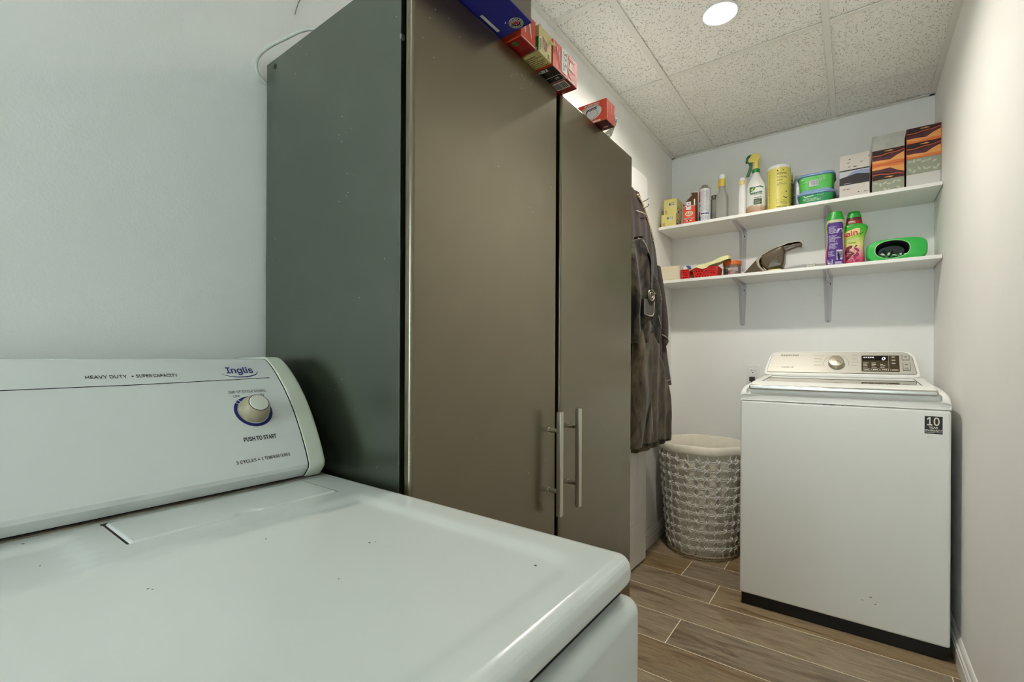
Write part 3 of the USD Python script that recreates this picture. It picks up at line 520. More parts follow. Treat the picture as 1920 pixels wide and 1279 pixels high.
FM = front_x(-0.488, 1.041, WT); part(t, 'print', slab(Polygon([(0.024, 0.045), (0.027, 0.045), (0.034, 0.008)]), 0.0003, FM), WHITE_P, smooth=False); part(t, 'print', slab(bars(0.003, 0.006, 0.006, 0.046, 9, 2, 0.7, 0.1), 0.0003, FM), WHITE_P, smooth=False)
part(t, 'print', slab(bars(-0.008, 0.008, -0.008, -0.001, 3, 2, 0.6, 0.4), 0.0003, bottom(-0.502, 1.068, zb)), mat('pink_print', (206, 160, 150), 0.5), smooth=False)
def crumple(cx, cy, cz, rx, ry, rz, seed, amp=0.25, sub=4):
    s = trimesh.creation.icosphere(sub); v = np.array(s.vertices); d = 1 + amp * (meshkit.fbm(v * 2.6 + 9, 4, seed) - 0.5) * 2
    v = v * d[:, None] * [rx, ry, rz]; v[:, 2] = np.maximum(v[:, 2] + cz, cz - rz * 0.8)
    return trimesh.Trimesh(np.stack([v[:, 0] + cx, v[:, 1] + cy, v[:, 2]], 1), s.faces, process=False)
bagm = crumple(-0.55, 1.122, WT + 0.034, 0.050, 0.028, 0.042, 3, 0.25)
single('plastic_bag', bagm, see_through('clear_bag', (250, 250, 248), 0.03, 0.15), 'crinkled clear plastic bag behind the lone orange-red carton', 'plastic bag')
clothm = crumple(-0.640, 0.970, WT + 0.026, 0.075, 0.062, 0.032, 5, 0.3)
single('folded_rag', clothm, mat('grey_white_cloth', (206, 204, 196), 0.85, bump=(120, 0.001)), 'grey-white rag lying on the far half of the wardrobe top', 'rag', smooth=60)

# ---------------------------------------------------------------- clothes on the door
def fabric(name, dark, light, lo, hi, scale=9.0, rough=0.85, weave=520.0, stretch=(1, 1, 1)):
    n = {'tc': ('texture_coordinate', {}), 'mp': ('mapping', dict(scale=stretch)), 'n1': ('noise_texture', dict(scale=scale, detail=5.0, roughness=0.65, distortion=0.6)), 'r': ('rgb_ramp', dict(ramp=[(lo, lin(dark)), (hi, lin(light))])),
         'n2': ('noise_texture', dict(scale=weave, detail=2.0)), 'r2': ('rgb_ramp', dict(ramp=[(0.32, (0.45, 0.45, 0.45)), (0.62, (1.15, 1.15, 1.15))])), 'mx': ('mix_color', dict(blend_type='multiply', fac=0.7, use_clamp=False)), 'bp': ('bump', dict(distance=0.0009)), 'p': ('principled_bsdf', dict(roughness=rough, specular_ior_level=0.25, sheen_weight=0.15))}
    l = [('tc.object', 'mp.vector'), ('mp.vector', 'n1.vector'), ('n1.fac', 'r.fac'), ('tc.object', 'n2.vector'), ('n2.fac', 'r2.fac'), ('r.color', 'mx.a'), ('r2.color', 'mx.b'), ('mx.result', 'p.base_color'), ('n2.fac', 'bp.height'), ('bp.normal', 'p.normal')]
    return usdkit.material(stage, '/World/Looks/' + name, n, l, surface='p.BSDF')
SUEDE = fabric('brown_suede', (26, 12, 5), (50, 26, 12), 0.35, 0.7, 5.0, 0.7, 900.0)
DENIM = fabric('worn_black_denim', (17, 14, 11), (92, 80, 60), 0.44, 0.74, 20.0, 0.9, 420.0, (1, 1, 0.6)); DENIM2 = fabric('faded_denim', (36, 30, 22), (112, 98, 72), 0.34, 0.72, 26.0, 0.9, 420.0, (1, 1, 0.35))
FLEECE = mat('beige_fleece', (196, 180, 150), 0.95, bump=(300, 0.002), var=(180, (150, 134, 104), 0.4, 0.65)); STITCH = mat('pale_stitching', (196, 186, 162), 0.8); SEAM_D = mat('dark_seam', (22, 18, 15), 0.85)
XD = -0.888
def drape(rows, seed, folds=5, amp=0.010, n=72, per=3.0, seen=None):
    """Hanging cloth. rows: (z, y from, y to, thickness, how far its middle stands off the door)."""
    rows = np.array(rows, float)
    if seen: q = np.abs(XD + rows[:, 4]) / seen; rows[:, 2] *= q; rows[:, 0] = EYE + (rows[:, 0] - EYE) * q   # silhouette read at that distance
    Z = np.linspace(rows[0, 0], rows[-1, 0], max(12, int(abs(rows[0, 0] - rows[-1, 0]) / 0.012))); s = np.sign(rows[-1, 0] - rows[0, 0])
    I = lambda k: PchipInterpolator(rows[:, 0] * s, rows[:, k])(Z * s)
    ya, yb, th, xo = I(1), I(2), I(3), I(4); t = np.arange(n) * 2 * math.pi / n; R = []
    for i, z in enumerate(Z):
        c, sn = np.cos(t), np.sin(t); y = (ya[i] + yb[i]) / 2 + (yb[i] - ya[i]) / 2 * np.sign(c) * np.abs(c) ** 0.8
        d = th[i] / 2 * np.sign(sn) * np.abs(sn) ** 0.7
        p = np.stack([np.full(n, 0.0), y * per * 2.2, np.full(n, z * per * 0.75)], 1)
        w = (meshkit.fbm(p + seed * 7.3, 4, seed) - 0.5) * 2 + 0.5 * np.sin(y * 2 * math.pi * folds / 0.35 + 3 * meshkit.noise(np.stack([y * 0, y * 3, np.full(n, z * 2.5)], 1), seed))
        x = XD + xo[i] + d + np.where(sn > 0, amp * w, 0) * np.minimum(1, 3 * np.abs(sn))
        R.append(np.stack([np.maximum(x, XD), y, np.full(n, z)], 1))
    return loft(R)
coat = thing('coat', 'long dark brown suede coat with beige fleece edge hanging on the door', 'coat', (XD + 0.04, 2.2, 1.05), 'clothes on the door hooks')
part(coat, 'body', drape([(1.868, 2.085, 2.150, 0.024, 0.020), (1.845, 2.06, 2.180, 0.034, 0.024), (1.80, 2.02, 2.225, 0.046, 0.030), (1.70, 1.94, 2.315, 0.060, 0.036), (1.53, 1.92, 2.405, 0.068, 0.040), (1.36, 1.93, 2.475, 0.066, 0.040), (1.16, 1.95, 2.505, 0.060, 0.038), (1.02, 1.97, 2.490, 0.056, 0.036), (0.95, 1.98, 2.470, 0.052, 0.034)], 2, 4, 0.006, seen=0.84), SUEDE, smooth=60)
part(coat, 'sleeve', drape([(1.56, 2.34, 2.425, 0.05, 0.052), (1.40, 2.39, 2.485, 0.058, 0.050), (1.235, 2.43, 2.546, 0.060, 0.048), (1.165, 2.445, 2.536, 0.058, 0.046), (1.15, 2.45, 2.528, 0.050, 0.044)], 4, 2, 0.004, seen=0.84), SUEDE, smooth=60)
part(coat, 'sleeve', drape([(1.18, 2.455, 2.532, 0.036, 0.040), (1.05, 2.475, 2.580, 0.040, 0.040), (0.934, 2.507, 2.630, 0.040, 0.040)], 6, 2, 0.003, seen=0.84), SUEDE, smooth=60)
xo = XD + 0.058
fl = curve([(xo - 0.012, 2.142, 1.866), (xo - 0.004, 2.178, 1.838), (xo, 2.222, 1.795), (xo + 0.002, 2.285, 1.725), (xo + 0.004, 2.322, 1.675)], 60)
fz = tube(fl, 0.0050 + 0.0016 * np.sin(np.arange(60) * 2.3), 10); part(coat, 'fleece_edge', fz, FLEECE, label='beige fleece edging')
part(coat, 'stitching', tube(curve([(xo + 0.006, 2.085, 1.770), (xo + 0.014, 2.13, 1.772), (xo + 0.010, 2.19, 1.776), (xo - 0.012, 2.236, 1.772)], 30), 0.0024, 6), STITCH)
part(coat, 'stitching', tube(curve([(xo + 0.008, 2.36, 1.535), (xo + 0.012, 2.385, 1.537), (xo - 0.004, 2.412, 1.538)], 14), 0.0018, 6), STITCH)
part(coat, 'cuff_seam', tube(curve([(XD + 0.072, 2.43, 1.205), (XD + 0.082, 2.485, 1.188), (XD + 0.070, 2.532, 1.166)], 20), 0.0022, 6), STITCH)
part(coat, 'cuff_seam', tube(curve([(XD + 0.062, 2.50, 0.955), (XD + 0.065, 2.56, 0.962), (XD + 0.056, 2.628, 0.958)], 16), 0.0018, 6), STITCH)

ov = thing('overalls', 'worn black denim overalls with pale stitching hanging in front of the brown coat', 'overalls', (XD + 0.12, 2.1, 0.65), 'clothes on the door hooks')
OS = 0.81
bib = drape([(1.64, 1.98, 2.055, 0.03, 0.118), (1.60, 1.90, 2.090, 0.045, 0.118), (1.53, 1.86, 2.158, 0.06, 0.120), (1.44, 1.85, 2.262, 0.072, 0.122), (1.36, 1.85, 2.330, 0.076, 0.122), (1.31, 1.85, 2.336, 0.074, 0.120), (1.265, 1.86, 2.308, 0.074, 0.120), (1.22, 1.86, 2.318, 0.076, 0.120), (1.18, 1.86, 2.300, 0.07, 0.120), (1.15, 1.88, 2.28, 0.06, 0.118)], 11, 3, 0.020, per=5.0, seen=OS)
leg1 = drape([(1.22, 1.93, 2.262, 0.060, 0.122), (1.12, 1.93, 2.300, 0.070, 0.124), (1.00, 1.92, 2.262, 0.072, 0.124), (0.88, 1.90, 2.208, 0.066, 0.122), (0.78, 1.89, 2.150, 0.060, 0.120), (0.690, 1.88, 2.110, 0.056, 0.118), (0.672, 1.88, 2.105, 0.052, 0.118)], 13, 2, 0.010, seen=OS)
leg2 = drape([(1.20, 2.10, 2.298, 0.040, 0.092), (1.10, 2.08, 2.352, 0.046, 0.092), (1.00, 2.04, 2.438, 0.050, 0.092), (0.90, 2.01, 2.482, 0.056, 0.090), (0.80, 2.00, 2.512, 0.060, 0.088), (0.70, 2.00, 2.530, 0.060, 0.086), (0.650, 2.00, 2.538, 0.058, 0.086)], 17, 3, 0.012, seen=OS)
part(ov, 'bib', bib, DENIM, smooth=70); part(ov, 'trouser_leg', leg1, DENIM2, smooth=60); part(ov, 'trouser_leg', leg2, DENIM2, smooth=60)
def on_cloth(meshes, pts, lift=0.0005, n=40):
    """Carries a line, read as (y, z) at the silhouette distance, onto the front of hanging cloth."""
    Vc = np.vstack([m.vertices for m in meshes]); Vc = Vc[Vc[:, 0] > XD + 0.05]; q = 0.772 / OS; P = curve([(0, y * q, EYE + (z - EYE) * q) for y, z in pts], n)
    for p in P:
        d = np.hypot(Vc[:, 1] - p[1], Vc[:, 2] - p[2]); k = np.argsort(d)[:10]; near = Vc[k]; p[0] = np.median(near[near[:, 0] >= np.median(near[:, 0]) - 0.004][:, 0]) + lift
    P[1:-1, 0] = (P[:-2, 0] + P[1:-1, 0] + P[2:, 0]) / 3
    return P
part(ov, 'hem', tube(on_cloth([leg2, leg1], [(2.065, 0.678), (2.15, 0.666), (2.25, 0.662), (2.35, 0.658), (2.45, 0.654), (2.532, 0.646)], -0.003, 70), 0.0065 + 0.0024 * np.abs(np.sin(np.arange(70) * 0.9)), 10), DENIM, label='thick rolled hem')
seams = [([leg2], [(2.235, 0.905), (2.255, 0.84), (2.272, 0.76), (2.285, 0.668)]), ([leg1], [(2.290, 1.13), (2.278, 1.06), (2.250, 0.985), (2.205, 0.90), (2.158, 0.83), (2.12, 0.77)]), ([bib], [(2.04, 1.63), (2.085, 1.585), (2.14, 1.533), (2.18, 1.50)]), ([bib], [(2.18, 1.50), (2.245, 1.44), (2.305, 1.372), (2.322, 1.322)]), ([bib], [(2.30, 1.295), (2.305, 1.235), (2.28, 1.205), (2.24, 1.215), (2.205, 1.25), (2.19, 1.285)]), ([bib], [(2.07, 1.585), (2.09, 1.54), (2.14, 1.525), (2.16, 1.49)]), ([bib], [(2.09, 1.50), (2.115, 1.44), (2.145, 1.405), (2.17, 1.385)]), ([bib], [(2.20, 1.385), (2.25, 1.355), (2.30, 1.325)])]
for ms, pts in seams: part(ov, 'stitching', tube(on_cloth(ms, pts), 0.0016, 6), STITCH)
for y0, z1 in ((2.085, 1.56), (2.125, 1.50)):
    P = on_cloth([bib], [(y0 - 0.02, z1), (y0, (z1 + 1.40) / 2), (y0 + 0.004, 1.40)], 0.004, 16)
    part(ov, 'strap', loft([[(p[0] - 0.003, p[1] - 0.011, p[2]), (p[0] + 0.003, p[1] - 0.011, p[2]), (p[0] + 0.003, p[1] + 0.011, p[2]), (p[0] - 0.003, p[1] + 0.011, p[2])] for p in P]), DENIM)
bq = on_cloth([bib], [(2.09, 1.375), (2.10, 1.372), (2.11, 1.370)], 0.006, 3)[1]
for ra, rb in ((0.036, 0.024), (0.019, 0.013)): part(ov, 'buckle', tube(np.array([(bq[0] + 0.001, bq[1] + ra * math.cos(a), bq[2] + rb * math.sin(a)) for a in np.arange(20) * math.pi / 10]), 0.0026, 8, closed=True), mat('tarnished_metal', (170, 164, 148), 0.4, metal=0.8))
pq = on_cloth([bib], [(2.08, 1.32), (2.09, 1.312), (2.10, 1.31)], 0.0, 3)[1]
part(ov, 'pocket', rbox(pq[0] - 0.010, pq[0] + 0.004, pq[1] - 0.065, pq[1] + 0.062, pq[2] - 0.040, pq[2] + 0.036, 0.004, 12), fabric('black_denim', (20, 17, 15), (52, 46, 40), 0.4, 0.7, 12.0))
part(ov, 'stitching', tube(np.array([(pq[0] + 0.0045, pq[1] + a, pq[2] + b) for a, b in ((-0.060, 0.030), (-0.060, -0.030), (-0.01, -0.036), (0.035, -0.033), (0.054, -0.020), (0.057, 0.030))]), 0.0016, 6), STITCH)
hk = thing('coat_hook', 'bare wire hook screwed to the door right of the brown coat', 'hook', (-0.897, 2.352, 1.86))
part(hk, 'hook_plate', rbox(-0.8995, -0.8945, 2.344, 2.360, 1.868, 1.902, 0.002, 12), CHROME)
part(hk, 'prong', tube(curve([(-0.895, 2.352, 1.896), (-0.880, 2.352, 1.902), (-0.870, 2.352, 1.906), (-0.866, 2.352, 1.911)], 20), 0.0024, 8), mat('dark_wire', (120, 114, 102), 0.4, metal=0.7))
part(hk, 'prong', tube(curve([(-0.895, 2.352, 1.878), (-0.880, 2.352, 1.868), (-0.868, 2.352, 1.871), (-0.864, 2.352, 1.882)], 20), 0.0024, 8), LOOKS['dark_wire'])
hk2 = thing('coat_hook', 'chrome hook that carries the coat collar', 'hook', (-0.90, 2.118, 1.85))
part(hk2, 'hook_plate', rbox(-0.9055, -0.9005, 2.110, 2.126, 1.858, 1.892, 0.002, 12), CHROME)
part(hk2, 'prong', tube(curve([(-0.901, 2.118, 1.868), (-0.880, 2.118, 1.860), (-0.862, 2.118, 1.864), (-0.856, 2.118, 1.876)], 20), 0.0030, 8), CHROME)

# ---------------------------------------------------------------- laundry basket of knotted rope
BX, BY, BH, RT, RB = -0.698, 2.775, 0.618, 0.226, 0.178
bask = thing('laundry_basket', 'grey knotted rope laundry basket with a cream cloth liner beside the washer', 'basket', (BX, BY, 0))
rad = lambda z: RB + (RT - RB) * min(1.0, max(0.0, z / 0.56)) ** 0.85
LINER = mat('cream_liner', (250, 244, 228), 0.9, bump=(90, 0.0012), var=(14, (243, 236, 218), 0.4, 0.7)); ROPE = mat('grey_rope', (244, 242, 236), 0.8, bump=(700, 0.0008), var=(60, (216, 213, 204), 0.35, 0.6)); JUTE = mat('braided_jute', (196, 182, 152), 0.9, bump=(400, 0.002), var=(200, (120, 104, 78), 0.4, 0.65))
def cloth_ring(r, z, k=120, amp=0.004, seed=1):
    t = np.arange(k) * 2 * math.pi / k; w = r + amp * (meshkit.fbm(np.stack([4 * np.cos(t), 4 * np.sin(t), np.full(k, z * 14)], 1) + 5, 3, seed) - 0.5) * 2
    return np.stack([BX + w * np.cos(t), BY + w * np.sin(t), np.full(k, z) + 0.4 * amp * np.sin(7 * t)], 1)
rows = [cloth_ring(rad(z) - 0.012, z, amp=0.007, seed=3) for z in np.linspace(0.012, 0.56, 26)]
rows += [cloth_ring(RT - 0.006, 0.575), cloth_ring(RT + 0.004, 0.568), cloth_ring(RT + 0.009, 0.578), cloth_ring(RT + 0.008, 0.598), cloth_ring(RT + 0.003, 0.612), cloth_ring(RT - 0.004, 0.614), cloth_ring(RT - 0.008, 0.605)] + [cloth_ring(rad(z) - 0.020, z, amp=0.006, seed=3) for z in np.linspace(0.57, 0.03, 20)]
part(bask, 'liner', loft(rows, (True, True)), LINER, smooth=70, label='cream cloth liner folded over the rim')
for k, (z, r) in enumerate(((0.007, RB + 0.002), (0.019, RB + 0.004))):
    part(bask, 'base_ring', tube(np.array([(BX + (r + 0.0015 * math.cos(14 * a)) * math.cos(a), BY + (r + 0.0015 * math.cos(14 * a)) * math.sin(a), z) for a in np.arange(160) * math.pi / 80]), 0.0075 + 0.0009 * np.sin(np.arange(160) * 1.57), 8, closed=True), JUTE, label='braided base ring')
RZ = [0.068 + 0.0468 * k for k in range(11)]; NC = 26
jit = rng.normal(0, 1, (NC, 11, 2))
def node(c, r): a = 2 * math.pi * c / NC + 0.05 * jit[c % NC, r, 0] * 0.35; return a, RZ[r] + 0.0035 * jit[c % NC, r, 1]
for r in range(11):
    strands = []
    for dz in (-0.0030, 0.0030):
        P = []
        for c in range(NC):
            a0, z0 = node(c, r); a1, z1 = node(c + 1, r); a1 = a1 if c < NC - 1 else a1
            for q in (0, 0.25, 0.5, 0.75):
                a = a0 + (a1 - a0) * q; z = z0 + (z1 - z0) * q + dz * (0.5 + 0.9 * math.sin(math.pi * q)); P.append((BX + (rad(z) + 0.005) * math.cos(a), BY + (rad(z) + 0.005) * math.sin(a), z))
        strands.append(tube(np.array(P), 0.0026, 6, closed=True))
    part(bask, 'ring_cord', cat_(strands), ROPE)
for c in range(NC):
    bits = []
    for da in (-0.012, 0.012):
        P = [(BX + (rad(0.02) + 0.002) * math.cos(2 * math.pi * c / NC + da * 1.6), BY + (rad(0.02) + 0.002) * math.sin(2 * math.pi * c / NC + da * 1.6), 0.020)]
        for r in range(11):
            a, z = node(c, r)
            P.append((BX + (rad(z) + 0.0015) * math.cos(a + da), BY + (rad(z) + 0.0015) * math.sin(a + da), z))
        a, z = node(c, 10); P.append((BX + (RT + 0.003) * math.cos(a + da * 0.6), BY + (RT + 0.003) * math.sin(a + da * 0.6), 0.572))
        bits.append(tube(curve(P, 60), 0.0026, 5))
    for r in range(11):
        a, z = node(c, r); R = rad(z) + 0.0075
        for s in (1, -1):
            w = 0.0135 * (0.85 + 0.3 * rng.random()); bits.append(tube(np.array([(BX + (R - 0.004) * math.cos(a - w * 4.2 * s * 0.9), BY + (R - 0.004) * math.sin(a - w * 4.2 * s * 0.9), z - w), (BX + (R + 0.004) * math.cos(a), BY + (R + 0.002) * math.sin(a), z), (BX + (R - 0.004) * math.cos(a + w * 4.2 * s * 0.9), BY + (R - 0.004) * math.sin(a + w * 4.2 * s * 0.9), z + w)]), 0.0038, 5))
    part(bask, 'upright_cord', cat_(bits), ROPE)

# ---------------------------------------------------------------- top-loading washer
WX, WW = -0.0655, 0.3415; WF, WB = 2.249, 2.93
wash = thing('washer', 'white top-loading washing machine with silver control panel under the shelves', 'washer', (WX, 2.6, 0))
WENAMEL = mat('washer_enamel', (243, 243, 238), 0.25, coat=0.25); SILVER = mat('silver_panel', (194, 191, 180), 0.42, metal=0.45); SILVER2 = mat('silver_trim', (196, 194, 186), 0.25, metal=0.9); PLASTIC_W = mat('white_plastic', (240, 240, 235), 0.3)
part(wash, 'body', rbox(WX - WW, WX + WW, WF, WB, 0.052, 0.899, 0.009, 24), WENAMEL)
part(wash, 'plinth', cbox(WX - WW + 0.006, WX + WW - 0.006, WF + 0.012, WB - 0.01, 0.001, 0.056, 0.002), mat('black_plinth', (14, 13, 12), 0.6), label='black recessed base')
def cover_ring(y, H, w, n=65, p=7.0, zb=0.9005):
    t = np.linspace(0, math.pi, n); c, s = np.cos(t), np.sin(t)
    x = WX + w * np.sign(c) * np.abs(c) ** (2 / p); z = zb + H * np.abs(s) ** (2 / p)
    return np.stack([x, np.full(n, y), z], 1)
cov = [cover_ring(y, H, w) for y, H, w in ((WF + 0.004, 0.024, WW - 0.004), (WF, 0.030, WW), (WF + 0.001, 0.040, WW), (WF + 0.008, 0.055, WW), (WF + 0.022, 0.066, WW), (WF + 0.05, 0.074, WW), (2.40, 0.082, WW), (2.55, 0.089, WW), (2.70, 0.096, WW), (2.72, 0.104, WW), (2.76, 0.112, WW), (2.85, 0.115, WW), (WB - 0.01, 0.112, WW - 0.004), (WB, 0.10, WW - 0.01))]
cover = man(loft(cov)) - rbox(WX - 0.318, WX + 0.318, WF - 0.03, WF + 0.026, 0.926, 0.956, 0.0120, 24) - m3.Manifold.cube((0.62, 0.46, 0.2)).translate((WX - 0.31, 2.256, 0.952))
part(wash, 'top_cover', cover, PLASTIC_W, smooth=40)
part(wash, 'lid_well', box(WX - 0.306, WX + 0.306, 2.2775, 2.712, 0.930, 0.951), DARKGAP)  # dark block standing for the shade under the lid
# lid: sloped frame with window, silver grip in front
def tilt(m): 
    v, f = raw(m); v = v.copy(); v[:, 2] += (v[:, 1] - 2.30) * 0.047; return trimesh.Trimesh(v, f, process=False)
LZ = 0.979
lid = rbox(WX - 0.306, WX + 0.306, 2.262, 2.712, 0.951, LZ, 0.006, 20) - m3.Manifold.cube((0.545, 0.325, 0.02)).translate((WX - 0.2725, 2.352, LZ - 0.006))
lid = lid.refine_to_length(0.06); v, f = raw(lid); v = v.copy(); nose = np.clip((2.300 - v[:, 1]) / 0.038, 0, 1); v[:, 2] -= np.where(v[:, 2] > LZ - 0.012, 0.010 * nose ** 1.5, 0)
lidp = part(wash, 'lid', tilt(trimesh.Trimesh(v, f, process=False)), PLASTIC_W, smooth=40)
part(lidp, 'lid_window', tilt(cbox(WX - 0.2720, WX + 0.2720, 2.3525, 2.6765, LZ - 0.0055, LZ - 0.0006, 0.0004)), mat('tinted_glass', (120, 118, 108), 0.02, spec=0.9, coat=1.0), label='glossy tinted glass window')
part(lidp, 'lid_window_border', tilt(slab(shapely.difference(sbox(WX - 0.2725, 2.352, WX + 0.2725, 2.677), sbox(WX - 0.270, 2.3545, WX + 0.270, 2.6735)), 0.0012, None, LZ - 0.0013)), mat('black_gasket', (30, 30, 28), 0.5))
part(lidp, 'lid_grip', tilt(rbox(WX - 0.3075, WX + 0.3075, 2.2515, 2.275, 0.949, 0.9695, 0.006, 20)), SILVER2, label='silver grip strip along the lid front')
# console
vv = np.array([0, 0.581, 0.814]); CM = frame((0, 2.7275, 1.0125), (1, 0, 0), vv)
hp = Polygon([(-0.380, -0.012), (0.232, -0.012), (0.230, 0.020), (0.218, 0.100), (0.200, 0.124), (0.176, 0.1305), (-0.320, 0.1305), (-0.346, 0.124), (-0.362, 0.100), (-0.378, 0.020)]).buffer(-0.008).buffer(0.008, quad_segs=6)
housing = man(slab(hp, 0.16, CM, -0.160)) ^ m3.Manifold.cube((2, 0.6, 0.6)).translate((-1, WB - 0.6, 0.96))
part(wash, 'console_housing', housing, PLASTIC_W)
pp = Polygon([(-0.368, 0.002), (0.222, 0.002), (0.219, 0.020), (0.208, 0.096), (0.190, 0.117), (0.170, 0.1225), (-0.318, 0.1225), (-0.340, 0.116), (-0.354, 0.096), (-0.366, 0.020)]).buffer(-0.009).buffer(0.009, quad_segs=6)
part(wash, 'control_panel_rim', slab(pp.buffer(0.0016), 0.0012, CM), mat('panel_shadow_line', (96, 92, 82), 0.4, metal=0.6), smooth=False)  # darker metal edge around the silver panel
cp = part(wash, 'control_panel', slab(pp, 0.0022, CM), SILVER, smooth=False, label='silver control panel')
up_ = lambda z: (z - 1.0125) / 0.814
def on_panel(m, dz=0.0023): v, f = raw(m); return place(trimesh.Trimesh(v + [0, 0, dz], f, process=False), CM)
GREYP = mat('dark_grey_print', (92, 88, 80), 0.5)
part(cp, 'lettering', on_panel(place(words('SAMSUNG', 0.0088, 0.079, bold=True), frame((-0.3115, up_(1.0945), 0), (1, 0, 0), (0, 1, 0)))), GREYP, smooth=False)
part(cp, 'print', on_panel(slab(shapely.union_all([bars(-0.304, -0.268, up_(1.036), up_(1.041), 1, 4, 0.9, 0.0), affinity.rotate(affinity.scale(Point(-0.256, up_(1.0385)).buffer(1), 0.006, 0.003), 20)]), 0.0003)), mat('soft_grey_print', (150, 146, 136), 0.5), smooth=False)
for x0, x1, sd in ((-0.164, -0.130, 1), (-0.012, 0.010, 2)):
    part(cp, 'print', on_panel(slab(shapely.union_all([bars(x0, x1 + 0.004 * (i % 2), up_(1.050 + 0.0152 * i), up_(1.0526 + 0.0152 * i), 1, sd * 10 + i, 0.7, 0.2) for i in range(4)]), 0.0003)), LOOKS['soft_grey_print'], smooth=False)
kc = (-0.0745, up_(1.0585))
arc = shapely.difference(Point(*kc).buffer(0.0500, 40), Point(*kc).buffer(0.0490, 40)).intersection(sbox(-0.2, kc[1] - 0.014, 0.1, kc[1] + 0.06)); part(cp, 'print', on_panel(slab(arc, 0.0003)), GREYP, smooth=False)
KM = CM @ frame((kc[0], kc[1], 0.0022), (1, 0, 0), (0, 1, 0))
kb = part(wash, 'dial', place(lathe([(0.0325, 0), (0.0325, 0.004), (0.0310, 0.020), (0.0295, 0.0225), (0.0275, 0.0235), (0.0, 0.0245)], 0, 0, 48), KM), mat('satin_nickel', (190, 182, 164), 0.3, metal=0.9))
part(kb, 'dial_rim', place(loft([ring(0, 0, 0.0225, 0.0305, k=48), ring(0, 0, 0.0245, 0.0300, k=48), ring(0, 0, 0.0245, 0.0280, k=48), ring(0, 0, 0.0225, 0.0275, k=48)], (False, False)), KM), CHROME)
part(kb, 'pointer', place(slab(Polygon([(0.004, 0.004), (0.021, -0.010), (0.019, -0.014), (0.003, 0.001)]), 0.0004, None, 0.0243), KM), GREYP, smooth=False)
dx0, dx1, dv0, dv1 = 0.0245, 0.1630, up_(1.0225), up_(1.0975)
PANELB = mat('dark_brown_acrylic', (72, 58, 38), 0.15, coat=0.6); LED = mat('led_glow', (235, 240, 255), 0.4, emit=((0.75, 0.86, 1.0), 2.2)); WHITEP = mat('panel_print', (228, 222, 208), 0.5)
dp = part(wash, 'display_panel', on_panel(slab(rrect(dx0, dx1, dv0, dv1, 0.003), 0.0012)), PANELB, smooth=False, label='dark brown touch panel')
part(dp, 'display_window', on_panel(slab(sbox(dx0 + 0.003, dv1 - 0.030, dx0 + 0.097, dv1 - 0.004), 0.0003), 0.0036), mat('black_window', (12, 9, 7), 0.1), smooth=False)
part(dp, 'digit', on_panel(place(words('0', 0.0155, 0.0125, bold=True, slant=0.15), frame((dx0 + 0.0755, dv1 - 0.0265, 0), (1, 0, 0), (0, 1, 0))), 0.0040), LED, smooth=False, label='glowing digit 0')
part(dp, 'indicator_bar', on_panel(slab(shapely.union_all([sbox(dx0 + 0.0075 + 0.0082 * i, dv1 - 0.0135, dx0 + 0.0135 + 0.0082 * i, dv1 - 0.009) for i in range(5)]), 0.0003), 0.0040), LED, smooth=False)
prn = [bars(dx0 + 0.0065 + 0.0165 * i, dx0 + 0.0175 + 0.0165 * i, dv1 - 0.0235, dv1 - 0.0165, 2, 20 + i, 0.6, 0.1) for i in range(3)]
prn += [bars(dx0 + 0.0065 + 0.0315 * c, dx0 + 0.0275 + 0.0315 * c, dv0 + 0.0225 + 0.0082 * r, dv0 + 0.0258 + 0.0082 * r, 1, 40 + 5 * c + r, 0.9, 0.5) for c in range(3) for r in range(4) if not (c == 2 and r == 3)]
prn += [bars(dx0 + 0.1115, dx0 + 0.1265, dv1 - 0.0125 - 0.018 * r, dv1 - 0.0050 - 0.018 * r, 2, 70 + r, 0.6, 0.3) for r in range(3)] + [bars(dx0 + 0.110, dx0 + 0.132, dv0 + 0.008, dv0 + 0.0125, 1, 80, 0.9, 0.0)]
part(dp, 'print', on_panel(slab(shapely.union_all(prn), 0.0003), 0.0036), WHITEP, smooth=False)
btn = []
for x0, x1 in ((0.0055, 0.0325), (0.0375, 0.0655), (0.0710, 0.0985)):
    b_ = sbox(dx0 + x0, dv0 + 0.0045, dx0 + x1, dv0 + 0.0165); btn.append(shapely.difference(b_, b_.buffer(-0.0009))); btn.append(bars(dx0 + x0 + 0.005, dx0 + x1 - 0.004, dv0 + 0.0085, dv0 + 0.0125, 1, 90, 0.9, 0.0))
btn += [sbox(dx0 + 0.0995, dv0 + 0.004, dx0 + 0.1003, dv1 - 0.004), sbox(dx0 + 0.1050, dv0 + 0.0045, dx0 + 0.1058, dv0 + 0.016), sbox(dx0 + 0.1345, dv0 + 0.0045, dx0 + 0.1353, dv0 + 0.016)]
part(dp, 'key_outline', on_panel(slab(shapely.union_all(btn), 0.0003), 0.0036), WHITEP, smooth=False)
